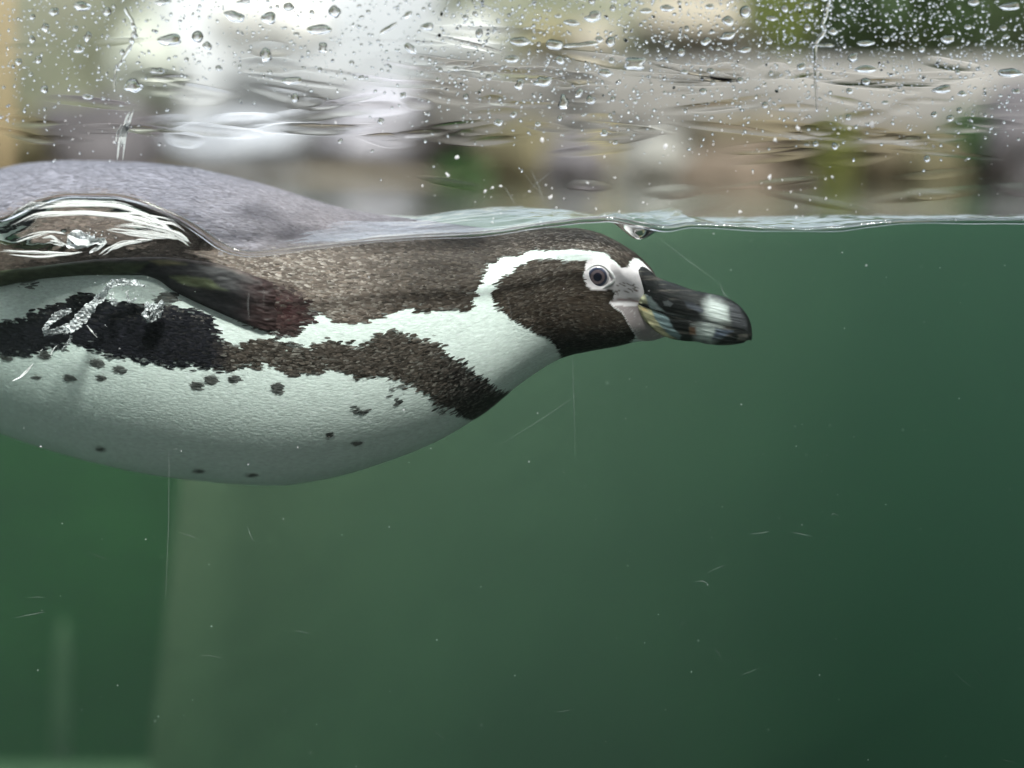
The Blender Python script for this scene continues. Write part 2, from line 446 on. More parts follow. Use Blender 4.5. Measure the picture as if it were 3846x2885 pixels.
# ------------------------------------------------------------------ far bank above the water
def rock(name, cx, cy, cz, sx, sy, sz, m, seed, label=None, cat='rock', sub=4, rough=0.28, square=0.0, group=None):
    bm = bmesh.new(); bmesh.ops.create_icosphere(bm, subdivisions=sub, radius=1)
    for v in bm.verts:
        p = v.co.copy()
        if square:
            q = Vector([math.copysign(abs(c) ** (1 - square), c) for c in p]); p = q
        n = mnoise.fractal(p * 1.3 + Vector((seed * 7.1, 3.3, seed)), 1.0, 2.0, 5)
        r = mnoise.cell(p * 1.6 + Vector((seed, seed * 2.0, 0))) * 0.10
        p = p * (1 + rough * n + r)
        v.co = Vector((p.x * sx, p.y * sy, p.z * sz))
    o = obj(name, from_bm(name, bm), m)
    o.location = (cx, cy, cz)
    if label: tag(o, label, cat, group)
    return o
def px_rock(name, x0, x1, y0, y1, Y, m, seed, label, depth=None, **k):
    a, b = at(x0, y0, Y), at(x1, y1, Y)
    sx, sz = (b[0] - a[0]) / 2, (a[2] - b[2]) / 2
    return rock(name, (a[0]+b[0])/2, Y + (depth or sx) , (a[2]+b[2])/2, sx, depth or sx, sz, m, seed, label, **k)

bank = noise_mat('bank_earth', (0.10, 0.085, 0.06), (0.20, 0.17, 0.12), 4, 0.95, 0.6)
n = 60
bx, by = np.meshgrid(np.linspace(-9, 9, n), np.linspace(2.88, 14, n), indexing='ij')
bz = 0.0 + 0.05 * smooth(2.9, 4, by) + 0.35 * smooth(4, 14, by) + 0.04 * fbm(bx, by, 3)
tag(obj('bank', mesh_np('bank', np.stack([bx, by, bz], -1).reshape(-1, 3), grid_faces(n, n)), bank), 'earth bank on the far side of the pool', kind='structure')

pale = noise_mat('whitewash', (0.38, 0.41, 0.425), (0.66, 0.68, 0.69), 2.6, 0.8, 0.3)
palegreen = noise_mat('lichen_stone', (0.17, 0.19, 0.13), (0.32, 0.325, 0.25), 5, 0.9, 0.5, c3=(0.24, 0.255, 0.185))
ochre = noise_mat('ochre_timber', (0.30, 0.22, 0.11), (0.44, 0.34, 0.20), 5, 0.8, 0.3, stretch=(1, 1, 0.2))
mauve = noise_mat('mauve_stone', (0.07, 0.066, 0.07), (0.125, 0.118, 0.122), 6, 0.85, 0.5)
greyst = noise_mat('grey_stone', (0.13, 0.128, 0.118), (0.24, 0.232, 0.21), 5, 0.85, 0.5)
tanst = noise_mat('tan_stone', (0.24, 0.22, 0.17), (0.38, 0.35, 0.28), 5, 0.85, 0.5)
darkst = noise_mat('dark_mossy_stone', (0.045, 0.045, 0.025), (0.12, 0.105, 0.06), 6, 0.9, 0.6)
brownst = noise_mat('brown_stone', (0.065, 0.057, 0.036), (0.13, 0.11, 0.07), 5, 0.9, 0.5)
rosest = noise_mat('rose_stone', (0.085, 0.068, 0.05), (0.15, 0.12, 0.09), 5, 0.9, 0.5)

# pale chalky rocks
px_rock('cliff', 420, 1850, -900, 720, 3.9, pale, 2, 'broad chalk white cliff behind the pool', depth=0.45, square=0.5, rough=0.2)
px_rock('boulder', 560, 1150, 420, 700, 3.3, noise_mat('chalk_grey', (0.24, 0.26, 0.285), (0.38, 0.40, 0.425), 6), 4, 'pale grey chalk boulder at the foot of the white cliff', depth=0.15)
px_rock('boulder', 1200, 1780, 330, 640, 3.5, noise_mat('chalk_mauve', (0.27, 0.27, 0.30), (0.42, 0.42, 0.45), 6), 6, 'pale mauve chalk boulder at the right foot of the white cliff', depth=0.15)
px_rock('boulder', 360, 640, 60, 420, 3.55, noise_mat('sage_stone', (0.26, 0.29, 0.24), (0.44, 0.46, 0.40), 6), 51, 'sage grey boulder against the left flank of the white cliff', depth=0.15)
px_rock('boulder', 1560, 1900, 60, 330, 3.6, noise_mat('ash_stone', (0.28, 0.30, 0.29), (0.48, 0.49, 0.47), 6), 53, 'ash grey boulder against the right flank of the white cliff', depth=0.15)
px_rock('boulder', 760, 1240, -60, 200, 3.6, noise_mat('cream_stone', (0.46, 0.46, 0.42), (0.70, 0.70, 0.66), 6), 55, 'cream boulder high on the face of the white cliff', depth=0.12)
# left: lichen covered rock face, ochre post, mauve block
px_rock('cliff', -420, 500, -260, 700, 3.6, palegreen, 3, 'pale green lichened rock face left of the white wall', depth=0.35, square=0.5)
v, f, t = tube_np([at(6, 900, 2.95), at(4, 500, 2.95), at(8, 100, 2.95), at(2, -700, 2.95)], [0.017, 0.017, 0.018, 0.017], 16)
tag(obj('timber_post', mesh_np('timber_post', v, [f, t]), ochre), 'ochre timber post at the left edge of the far bank', 'post')
px_rock('boulder', -160, 150, 410, 700, 3.0, darkst, 5, 'dark olive boulder beside the ochre post', depth=0.08)
px_rock('boulder', 130, 560, 385, 690, 3.05, mauve, 8, 'mauve blocky boulder in front of the lichened rock', depth=0.1, square=0.45)
# centre right
px_rock('cliff', 1720, 2680, -420, 470, 3.9, palegreen, 13, 'mossy rock face right of the white wall', depth=0.4, square=0.45)
px_rock('boulder', 1960, 2160, 60, 200, 3.7, noise_mat('yellow_lichen', (0.21, 0.19, 0.10), (0.31, 0.28, 0.17), 6), 15, 'yellow lichened stone on the mossy rock face', depth=0.12)
px_rock('boulder', 2140, 2330, 80, 220, 3.68, tanst, 17, 'pale tan stone beside the yellow one', depth=0.1)
px_rock('boulder', 2380, 2860, -60, 210, 3.8, tanst, 19, 'large tan boulder on top of the right bank', depth=0.2)
px_rock('rock_ledge', 1700, 4100, 215, 560, 3.3, greyst, 22, 'long pale grey rock ledge across the right bank', depth=0.25, square=0.55, rough=0.16)
px_rock('boulder', 1790, 2110, 440, 740, 3.02, darkst, 27, 'dark mossy boulder at the water edge right of the white wall', depth=0.12)
px_rock('boulder', 2030, 2290, 520, 740, 2.98, mauve, 29, 'mauve grey boulder beside the dark mossy one', depth=0.1)
px_rock('boulder', 2190, 2330, 480, 700, 3.06, noise_mat('olive_lichen', (0.15, 0.14, 0.07), (0.24, 0.21, 0.12), 6), 31, 'olive yellow stone behind the mauve grey boulder', depth=0.08)
px_rock('boulder', 2300, 2620, 500, 720, 3.0, noise_mat('slate_stone', (0.15, 0.15, 0.14), (0.25, 0.25, 0.22), 6), 33, 'slate grey boulder in the middle of the right bank', depth=0.1)
px_rock('boulder', 2560, 2960, 560, 740, 2.96, rosest, 35, 'rose brown low boulder at the water edge', depth=0.1)
px_rock('boulder', 2600, 3080, 430, 640, 3.1, brownst, 37, 'brown boulder behind the rose brown one', depth=0.12)
px_rock('boulder', 3220, 3560, 470, 730, 3.0, brownst, 39, 'brown boulder right of the yellow green shrub', depth=0.1)
px_rock('boulder', 3430, 3640, 500, 760, 2.95, darkst, 41, 'dark boulder at the water edge near the right end', depth=0.08)
px_rock('boulder', 3690, 4100, 330, 760, 3.0, mauve, 43, 'tall mauve boulder at the right end of the bank', depth=0.12)

leaf_me = {}
def shrub(name, x0, x1, y0, y1, Y, c1, c2, seed, label, n=900, ls=0.03):
    a, b = at(x0, y0, Y), at(x1, y1, Y)
    c = (a + b) / 2; s = np.array([(b[0]-a[0])/2, abs(b[0]-a[0])/2.5, (a[2]-b[2])/2])
    r = np.random.default_rng(seed)
    base = np.array([c[0], Y + s[1], -0.02])
    root = empty(name, base); tag(root, label, 'shrub')
    d = r.normal(size=(n, 3)); d /= np.linalg.norm(d, axis=1)[:, None]
    d *= (r.random(n) ** 0.4)[:, None] * (1 + 0.3 * fbm(d[:, 0]*3, d[:, 2]*3, seed))[:, None]
    p = np.array([c[0], Y + s[1], c[2]]) + d * s
    ax = r.normal(size=(n, 3)); ax /= np.linalg.norm(ax, axis=1)[:, None]
    bx = np.cross(ax, r.normal(size=(n, 3))); bx /= np.linalg.norm(bx, axis=1)[:, None]
    l = ls * (0.6 + 0.8 * r.random(n))[:, None]
    V = np.stack([p - ax*l, p + bx*l*0.35, p + ax*l, p - bx*l*0.35], 1).reshape(-1, 3)
    F = np.arange(4*n).reshape(-1, 4)
    me = mesh_np('foliage', V, F, False)
    fo = obj('foliage', me, noise_mat('leaf_' + name + str(seed), c1, c2, 14, 0.6, 0.1))
    fo['kind'] = 'stuff'
    tubes = []
    for k in range(5):
        q = c + np.array([r.normal() * s[0] * .4, s[1] + r.normal()*s[1]*.4, s[2] * 0.5 * r.random()])
        tubes.append(tube_np([base, (base + q) / 2 + r.normal(size=3) * s * 0.1, q], [0.006, 0.005, 0.003], 6))
    VV, FF = join_np(tubes)
    st = obj('stem', mesh_np('stem', VV, FF), brownst)
    reroot(root, [fo, st])
shrub('shrub', 2880, 4100, -420, 190, 3.9, (0.035, 0.075, 0.03), (0.09, 0.13, 0.05), 3, 'dark green shrub above the ledge at the top right', 2600, 0.035)
shrub('shrub', 3080, 3220, 440, 770, 2.95, (0.10, 0.12, 0.03), (0.19, 0.19, 0.06), 5, 'yellow green shrub at the water edge on the right bank', 500, 0.02)
shrub('shrub', 3560, 3760, 420, 650, 3.05, (0.04, 0.09, 0.04), (0.10, 0.15, 0.06), 7, 'small green shrub before the tall mauve boulder', 500, 0.02)
shrub('shrub', 1640, 1830, 600, 720, 3.0, (0.03, 0.09, 0.03), (0.08, 0.15, 0.05), 9, 'low green shrub at the foot of the white wall', 400, 0.02)
shrub('shrub', 2820, 3060, -120, 160, 3.6, (0.14, 0.19, 0.05), (0.25, 0.28, 0.09), 11, 'light green shrub left of the dark green one', 700, 0.03)
# evergreen belt added beyond the bank to darken drops and water reflections
r = np.random.default_rng(29); n = 14000
tx = r.uniform(-9, 9, n); ty = r.uniform(6.4, 8.2, n)
tz = 0.15 + r.random(n) * (0.85 + 0.25 * fbm(tx * 0.9, ty * 0.5, 3))
ax = r.normal(size=(n, 3)); ax /= np.linalg.norm(ax, axis=1)[:, None]
bx_ = np.cross(ax, r.normal(size=(n, 3))); bx_ /= np.linalg.norm(bx_, axis=1)[:, None]
p = np.stack([tx, ty, tz], -1); l = r.uniform(0.06, 0.15, n)[:, None]
V = np.stack([p - ax*l, p + bx_*l*0.5, p + ax*l, p - bx_*l*0.5], 1).reshape(-1, 3)
tag(obj('added_tree_belt', mesh_np('added_tree_belt', V, np.arange(4*n).reshape(-1, 4), False), noise_mat('evergreen', (0.025, 0.04, 0.02), (0.06, 0.075, 0.035), 5, 0.7, 0.1)), 'dark evergreen belt added beyond the far bank to darken reflections', 'trees', kind='stuff')
# ------------------------------------------------------------------ penguin
TOP = curve([(-1500, 1030), (-1350, 1010), (-1000, 900), (-700, 790), (-400, 700), (-150, 652), (0, 641), (118, 617), (294, 605), (529, 611), (705, 629), (882, 664), (1058, 711), (1176, 750), (1300, 786),
             (1420, 808), (1535, 823), (1650, 838), (1750, 851), (1850, 862), (1953, 864), (2070, 857), (2158, 859), (2246, 876), (2305, 903), (2364, 938),
             (2411, 973), (2446, 1009), (2467, 1038), (2481, 1047), (2540, 1067), (2599, 1088), (2658, 1101), (2717, 1114), (2764, 1138), (2799, 1173), (2819, 1214), (2825, 1250)])
BOT = curve([(-1500, 1060), (-1350, 1090), (-1000, 1200), (-700, 1325), (-300, 1490), (0, 1611), (147, 1664), (294, 1708), (470, 1752), (588, 1774), (700, 1789), (818, 1802), (935, 1811), (1053, 1814), (1170, 1800),
             (1288, 1777), (1405, 1743), (1582, 1679), (1699, 1622), (1776, 1574), (1835, 1535), (1894, 1487), (1953, 1440), (2011, 1399), (2070, 1362), (2129, 1334),
             (2217, 1314), (2305, 1299), (2393, 1283), (2452, 1280), (2540, 1281), (2611, 1283), (2658, 1293), (2717, 1297), (2775, 1291), (2811, 1281), (2825, 1262)])
HW = curve([(-1500, .012), (-1350, .022), (-1000, .040), (-600, .066), (-200, .084), (200, .091), (600, .090), (1000, .080), (1300, .067), (1550, .055), (1800, .043), (2000, .0345),
            (2150, .0310), (2280, .0280), (2380, .0225), (2450, .0165), (2540, .0125), (2650, .0105), (2740, .0085), (2800, .0055), (2825, .002)])
YC = curve([(-1500, .30), (-600, .205), (0, .150), (500, .124), (1000, .103), (1400, .084), (1800, .066), (2100, .056), (2400, .054), (2825, .052)])
def section(px, phi, grow=0.0):
    """point of the skin at station px, angle phi (0 = side facing the pane, 90 = back, -90 = belly)"""
    px, phi = np.broadcast_arrays(np.asarray(px, float), np.asarray(phi, float))
    yc = YC(px)
    pt, pb = at(px, TOP(px), yc), at(px, BOT(px), yc)
    zc_, hz = (pt[..., 2] + pb[..., 2]) / 2, (pt[..., 2] - pb[..., 2]) / 2 + grow
    w = HW(px) + grow
    e = 0.92 - 0.18 * smooth(2000, 2200, px) * smooth(2400, 2290, px)
    c, s = np.cos(phi), np.sin(phi)
    y = yc - w * np.sign(c) * np.abs(c) ** e
    z = zc_ + hz * np.sign(s) * np.abs(s) ** e
    x = (pt[..., 0] + pb[..., 0]) / 2
    # cheek and brow relief
    return np.stack([x, y, z], -1)
def marks_at(p, px):
    """side-on position of the plumage markings for skin points p at stations px (both flanks alike)"""
    q = p.copy()
    yc = YC(px)
    q[:, 1] = yc - np.abs(yc - q[:, 1])
    return measure(q)

MANTLE = [(-1600, 1035), (0, 1030), (400, 1010), (700, 1010), (1000, 1080), (1180, 1130), (1200, 1155), (1240, 1182), (1290, 1202), (1350, 1207), (1420, 1188), (1470, 1165), (1520, 1152), (1580, 1157), (1640, 1162),
          (1700, 1152), (1757, 1163), (1770, 1130), (1790, 1070), (1810, 1020), (1830, 985), (1870, 972), (1905, 962), (1950, 962), (1985, 942), (2020, 934), (2090, 938), (2158, 936),
          (2246, 947), (2293, 959), (2312, 985), (2335, 1008), (2352, 1005), (2365, 985), (2385, 967), (2402, 974), (2432, 1008), (2462, 1042), (2500, 1050), (2500, 880), (2300, 780), (1000, 400), (-1600, 400)]
CHEEK = [(2211, 982), (2188, 1014), (2191, 1044), (2205, 1079), (2246, 1091), (2293, 1085), (2311, 1097), (2302, 1126), (2288, 1135), (2305, 1155), (2335, 1173), (2352, 1208), (2387, 1261), (2370, 1279),
         (2330, 1350), (2130, 1390), (2117, 1332), (2100, 1302), (2070, 1267), (2023, 1244), (1976, 1220), (1929, 1188), (1888, 1155), (1870, 1132), (1868, 1103), (1888, 1061),
         (1929, 1026), (1964, 997), (2011, 978), (2070, 976), (2129, 985), (2188, 978)]
FACE = [(2193, 1010), (2200, 985), (2225, 967), (2260, 962), (2300, 985), (2335, 1008), (2355, 1003), (2380, 969), (2410, 982), (2440, 1012), (2466, 1040), (2600, 1040), (2600, 1290), (2450, 1290), (2393, 1276),
        (2387, 1261), (2352, 1208), (2335, 1173), (2305, 1155), (2288, 1135), (2302, 1126), (2311, 1097), (2293, 1085), (2246, 1091), (2205, 1079), (2190, 1044)]
BAND = [(1910, 1470), (1880, 1476), (1852, 1461), (1793, 1420), (1746, 1385), (1723, 1352), (1693, 1357), (1664, 1330), (1652, 1300), (1617, 1290), (1570, 1272), (1523, 1262), (1464, 1247), (1411, 1270), (1376, 1303),
        (1341, 1322), (1317, 1297), (1264, 1287), (1200, 1297), (1158, 1314), (1111, 1314), (1082, 1297), (1029, 1278), (976, 1278), (923, 1291), (900, 1306), (859, 1293), (829, 1300), (823, 1258),
        (793, 1208), (735, 1172), (646, 1150), (529, 1150), (400, 1140), (353, 1118), (306, 1100), (265, 1134), (206, 1150), (118, 1187), (0, 1226), (-400, 1235), (-1000, 1120), (-1000, 1180), (-400, 1345),
        (0, 1338), (88, 1338), (147, 1320), (294, 1292), (364, 1308), (411, 1343), (470, 1343), (529, 1357), (588, 1349), (629, 1375), (693, 1367), (764, 1375), (852, 1392), (876, 1383), (935, 1367), (976, 1391), (994, 1350),
        (1029, 1373), (1100, 1420), (1135, 1402), (1170, 1402), (1211, 1408), (1235, 1367), (1264, 1397), (1317, 1397), (1358, 1426), (1411, 1408), (1464, 1408), (1523, 1428), (1570, 1452), (1611, 1470),
        (1640, 1498), (1687, 1528), (1728, 1535), (1746, 1562), (1787, 1572), (1800, 1660), (1960, 1520)]
SPOTS = [(367, 1364, 28, 20), (452, 1388, 24, 16), (264, 1420, 24, 16), (382, 1420, 22, 14), (141, 1420, 16, 10), (743, 1450, 22, 18), (796, 1429, 28, 20), (884, 1426, 22, 18), (1046, 1461, 20, 26),
         (1240, 1635, 17, 12), (382, 1685, 18, 8), (752, 1769, 20, 7), (952, 1785, 22, 7), (1358, 1544, 26, 10), (1493, 1508, 13, 11), (1487, 1449, 12, 11), (1664, 1543, 10, 8), (1346, 1664, 22, 10),
         (1520, 1461, 10, 10), (110, 1065, 26, 8), (130, 1048, 30, 8), (170, 1330, 20, 16), (175, 1345, 16, 10), (30, 1345, 20, 14), (1445, 1180, 8, 5), (1100, 1300, 14, 10), (640, 1120, 40, 14)]
C_WHITE = np.array([0.80, 0.89, 0.85]); C_SKIN = np.array([0.74, 0.69, 0.715])
def pigment(mx, my, seed=0, rag=1.0, spot=0.95):
    """plumage colour at marking positions"""
    n1 = fbm(mx / 26, my / 16, seed + 40); n2 = fbm(mx / 9, my / 6, seed + 44, 2)
    ragn = (5 * n1 + 4 * n2) * rag
    lash = 13 * fbm(mx / 44, my / 10, seed + 50) * smooth(1000, 500, mx)
    colr = np.tile(C_WHITE, (len(mx), 1)) * (1 + 0.05 * n2)[:, None]
    def put(d, soft, c, k=1.0):
        nonlocal colr
        a = k * (1 - smooth(-soft, soft, d))[:, None]
        colr = colr * (1 - a) + np.asarray(c) * a
    far = smooth(2100, 1900, mx)
    dm = sdist(mx, my, MANTLE)
    # mantle pigment: paler and greyer on the back, darker brown on neck and crown
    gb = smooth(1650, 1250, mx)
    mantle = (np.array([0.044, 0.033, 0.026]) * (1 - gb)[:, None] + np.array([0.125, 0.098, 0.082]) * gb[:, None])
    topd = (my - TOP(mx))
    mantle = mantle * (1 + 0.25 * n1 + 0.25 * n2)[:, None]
    slate = (smooth(1760, 1500, mx) * smooth(18, -22, my - W(mx) - 14 * n1))[:, None]  # sky sheen of the wet back above water painted as paler lavender
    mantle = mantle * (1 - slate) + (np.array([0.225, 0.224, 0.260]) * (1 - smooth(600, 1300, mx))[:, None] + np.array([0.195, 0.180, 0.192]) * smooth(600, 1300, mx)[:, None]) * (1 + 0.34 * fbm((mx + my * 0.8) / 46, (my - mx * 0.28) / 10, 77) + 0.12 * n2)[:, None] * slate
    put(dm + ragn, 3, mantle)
    db = sdist(mx, my, BAND)
    k = smooth(790, 900, mx)[:, None]
    band = np.array([0.010, 0.010, 0.015]) * (1 - k) + np.array([0.056, 0.045, 0.037]) * k
    d2 = smooth(1600, 1760, mx)[:, None]
    band = band * (1 - d2) + np.array([0.020, 0.016, 0.015]) * d2
    put(db + ragn * 1.1 + lash, 5, band * (1 + 0.5 * n2)[:, None])
    for sx, sy, rx, ry in SPOTS:
        rx, ry = rx * 0.84, ry * 0.84
        d = (np.hypot((mx - sx) / rx, (my - sy) / ry) - 1) * min(rx, ry)
        put(d + ragn * 0.18, 6, (0.030, 0.026, 0.025), spot)
    ROOT = [(900, 1060), (1000, 1056), (1100, 1086), (1150, 1110), (1178, 1145), (1165, 1195), (1130, 1245), (1100, 1262), (1040, 1255), (960, 1225), (880, 1180)]
    rt = np.array([0.040, 0.026, 0.025]) * (1 + 0.5 * n2)[:, None]
    red = (np.exp(-((mx - 1085) / 55) ** 2 - ((my - 1165) / 50) ** 2))[:, None]
    put(sdist(mx, my, ROOT) + ragn * 1.2, 7, rt * (1 - red) + np.array([0.055, 0.016, 0.017]) * red)
    put((np.hypot((mx - 1068) / 24, (my - 1150) / 9) - 1) * 9 + 1.2 * ragn, 3, (0.30, 0.30, 0.26))
    dc = sdist(mx, my, CHEEK)
    ch = np.array([0.036, 0.026, 0.019]) * (1 + 0.4 * n2)[:, None]
    chin = smooth(1200, 1300, my)[:, None]
    ch = ch * (1 - chin) + np.array([0.007, 0.006, 0.006]) * chin
    put(dc + ragn * 0.55, 2.5, ch)
    df = sdist(mx, my, FACE)
    put(df + ragn * 0.25, 2, C_SKIN * (1 + 0.06 * n2)[:, None])
    fl = (np.hypot((mx - 2352) / 46, (my - 1086) / 26) - 1) * 26
    fl = np.maximum(fl, (np.abs(vnoise((mx + my * 0.4) / 45, (my - mx * 0.35) / 6.5, 8)) - 0.10) * 30)
    put(fl, 2.5, (0.18, 0.14, 0.13))
    chk = (np.abs(vnoise(mx / 9, (my + mx * 0.5) / 9, 9)) - 0.9) * 10 + 40 * smooth(2440, 2300, mx - (my - 1160) * 0.5) * 0
    put(chk + 60 * (smooth(1140, 1160, my) < 0.5) + 60 * (df > -4), 4, (0.40, 0.34, 0.35))
    put(sdist(mx, my, [(2284, 1134), (2330, 1122), (2365, 1121), (2402, 1132), (2402, 1140), (2365, 1129), (2330, 1131)]), 2.5, (0.36, 0.24, 0.25))
    return colr, dm, db, dc, df

ST = np.concatenate([np.linspace(-1500, -60, 110), np.linspace(-55, 2540, 640)])
nphi = 300
PH = np.linspace(-np.pi / 2, 1.5 * np.pi, nphi, endpoint=False)
sp, sph = np.meshgrid(ST, PH, indexing='ij')
shrink = -0.0022 * smooth(2395, 2470, sp)
bp = section(sp, sph, 0) 
cen = section(sp, sph * 0 + 0, 0) * 0
# pull the front of the head inside the horn of the beak
yc_ = YC(sp); mid = (section(sp, sph*0 + np.pi/2) + section(sp, sph*0 - np.pi/2)) / 2
kshr = 1 - 0.16 * smooth(2440, 2520, sp)[..., None]
bp = mid + (bp - mid) * kshr
bp = bp.reshape(-1, 3)
spf = sp.reshape(-1)
mxs, mys = marks_at(bp, spf)
# relief of lore, brow and cheek
bump_ = 0.0010 * np.exp(-(((mxs - 2244) / 75) ** 2 + ((mys - 1040) / 62) ** 2)) + 0.0022 * np.exp(-(((mxs - 2120) / 130) ** 2 + ((mys - 1150) / 110) ** 2))
bump_ += -0.0012 * np.exp(-(((mys - 1133) / 9) ** 2)) * smooth(2285, 2300, mxs) * smooth(2420, 2400, mxs)
sidew = np.where(np.cos(sph.reshape(-1)) > 0, 1, -1)
bp[:, 1] -= bump_ * sidew
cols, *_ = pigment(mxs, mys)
nS = len(ST)
tip0 = len(bp); bp = np.concatenate([bp, [bp[:nphi].mean(0)], [bp[-nphi:].mean(0)]])
cols = np.concatenate([cols, [[.05, .05, .05]], [C_SKIN]])
kk = np.arange(nphi); k2 = (kk + 1) % nphi
caps = np.concatenate([np.stack([np.full(nphi, tip0), kk, k2], -1), np.stack([np.full(nphi, tip0 + 1), (nS-1)*nphi + k2, (nS-1)*nphi + kk], -1)])
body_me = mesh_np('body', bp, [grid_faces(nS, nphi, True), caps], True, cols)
pen = empty('penguin', P(700, 1300, 0.117))
tag(pen, 'black and white banded penguin swimming right with its back above the waterline', 'penguin')
body = obj('body', body_me, M['plumage'])
pparts = [body]

# feathers lying along the body
def feathers(n, seed, near_only):
    r = np.random.default_rng(seed)
    px = r.uniform(-1300 if not near_only else -60, 2400, n * 2)
    w = (BOT(px) - TOP(px)) / 1200
    px = px[r.random(len(px)) < np.clip(w + 0.1, 0, 1)][:n]
    m = len(px)
    phi = r.uniform(-np.pi / 2, np.pi / 2, m) if near_only else r.uniform(np.pi / 2, 1.5 * np.pi, m)
    p = section(px, phi)
    e = 1e-3
    tu = section(px - 8, phi) - p; tu /= np.linalg.norm(tu, axis=1)[:, None]
    tv = section(px, phi + 0.02) - p; tv /= np.linalg.norm(tv, axis=1)[:, None] + 1e-9
    nn = np.cross(tu, tv); nn /= np.linalg.norm(nn, axis=1)[:, None] + 1e-9
    ctr = (section(px, np.full(m, np.pi/2)) + section(px, np.full(m, -np.pi/2))) / 2
    nn *= np.sign(((p - ctr) * nn).sum(1))[:, None]
    mx, my = marks_at(p, px)
    jw = 7.5 * smooth(2050, 1750, px) + 2.5
    jw = jw * np.where((my > 1400 - 60 * (mx < 500)) & ~((mx > 1300) & (my < 1560)), 0.25, 1.0)
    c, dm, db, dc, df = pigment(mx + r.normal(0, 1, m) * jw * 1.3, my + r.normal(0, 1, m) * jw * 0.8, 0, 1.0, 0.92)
    ok = (df > 12) & (np.hypot(mx - 2244, my - 1038) > 58)
    px, p, tu, tv, nn, mx, my, c, db = [a[ok] for a in (px, p, tu, tv, nn, mx, my, c, db)]
    m = len(px)
    head = smooth(1650, 2000, px)
    dark = c.mean(1) < 0.22
    low = smooth(1150, 1260, my) * (1 - head)
    ln = (0.0074 * (1 - head) + 0.0054 * head - 0.0026 * low) * r.uniform(0.65, 1.25, m)
    wd = (0.00072 * (1 - head) + 0.00044 * head - 0.00014 * low) * r.uniform(0.7, 1.3, m)
    ang = r.normal(0, 0.11, m) + 0.30 * smooth(1900, 2300, px) * smooth(1050, 1250, my) - 0.12 * smooth(1500, 1100, px) * smooth(1250, 900, my)
    d = tu * np.cos(ang)[:, None] + tv * np.sin(ang)[:, None]
    s = np.cross(nn, d)
    dark = c.mean(1) < 0.22
    lift = r.uniform(0.00012, 0.00060, m) * (1 - 0.4 * head) * np.where(dark, 1.0, 0.15)
    p = p + nn * 0.0001
    rel = 0.0022 * np.exp(-(((mx - 2120) / 130) ** 2 + ((my - 1150) / 110) ** 2)) + 0.0010 * np.exp(-(((mx - 2244) / 75) ** 2 + ((my - 1040) / 62) ** 2))
    p[:, 1] += rel * (-1 if near_only else 1)
    a0 = p - d * (ln * 0.5)[:, None] * 1
    rows = []
    for fr_, wf, lf in ((-0.5, 0.35, 0.0), (0.1, 1.0, 0.8), (0.38, 0.75, 1.0), (0.55, 0.12, 0.85)):
        q = p + d * (ln * fr_)[:, None] + nn * (lift * lf)[:, None]
        rows += [q - s * (wd * wf)[:, None], q + s * (wd * wf)[:, None]]
    V = np.stack(rows, 1).reshape(-1, 3)
    b = (np.arange(m) * 8)[:, None]
    F = np.concatenate([b + np.array([[0, 2, 3, 1]]), b + np.array([[2, 4, 5, 3]]), b + np.array([[4, 6, 7, 5]])])
    jit = r.normal(1, 0.22, m)
    slate_f = (c.mean(1) > 0.15) & dark
    jit = np.where(slate_f, 1 + (jit - 1) * 0.35, jit)
    fleck = (db < 2) & (mx > 840)
    jit = np.where(fleck, 1 + (jit - 1) * 1.35, jit)
    base = np.clip(c * np.where(dark, jit, 1 + (jit - 1) * 0.11)[:, None], 0.005, 0.92)
    # pale tips on the brown mantle and cheek feathers
    tipk = np.zeros(m)
    isd = dark
    amt = 0.06 + 0.44 * np.exp(-((mx - 1120) / 330) ** 2) * smooth(850, 1000, my) + 0.20 * smooth(1800, 1950, mx) * (my < 960) + 0.07 * smooth(1880, 2000, mx) * smooth(1330, 1200, my)
    amt = amt * np.where((my > 1205) & (mx < 1900), 0.15, 1.0)
    tipk = np.where(isd & ~slate_f & (r.random(m) < 0.5), amt * r.random(m) ** 1.3 * 1.6, 0)
    base = np.where((fleck & (r.random(m) < 0.10))[:, None], base * 0.65 + np.array([0.30, 0.29, 0.26]) * 0.35, base)
    tipk = np.where(fleck & (r.random(m) < 0.35), 0.20 * r.random(m), tipk)
    tipk = np.where((np.hypot((mx - 1040) / 150, (my - 1160) / 105) < 1), tipk * 0.15, tipk)
    tipc = np.array([0.50, 0.455, 0.41])
    tcol = base * (1 - tipk)[:, None] + tipc * tipk[:, None]
    C = np.stack([base, base, base * 0.6 + tcol * 0.4, base * 0.6 + tcol * 0.4, tcol, tcol, tcol, tcol], 1).reshape(-1, 3)
    nrm = nn[:, None] * 0.86 + 0.14 * np.cross(d, s)[:, None] * np.sign((np.cross(d, s) * nn).sum(1))[:, None, None] + 0.10 * s[:, None] * np.tile([-1, 1], 4)[None, :, None] + 0.10 * r.normal(size=(m, 1, 3)) * np.where(slate_f, 1.6, np.where(dark, 1.0, 0.12))[:, None, None]
    nrm = nrm / np.linalg.norm(nrm, axis=2)[:, :, None]
    return V, F, C, nrm.reshape(-1, 3)
V1, F1, K1, N1 = feathers(170000, 11, True)
V2, F2, K2, N2 = feathers(16000, 12, False)
fme = mesh_np('feathers', np.concatenate([V1, V2]), np.concatenate([F1, F2 + len(V1)]), True, np.concatenate([K1, K2]))
fme.normals_split_custom_set_from_vertices(np.concatenate([N1, N2]).tolist())
fe = obj('feathers', fme, M['feather']); fe['kind'] = 'stuff'
pparts.append(fe)

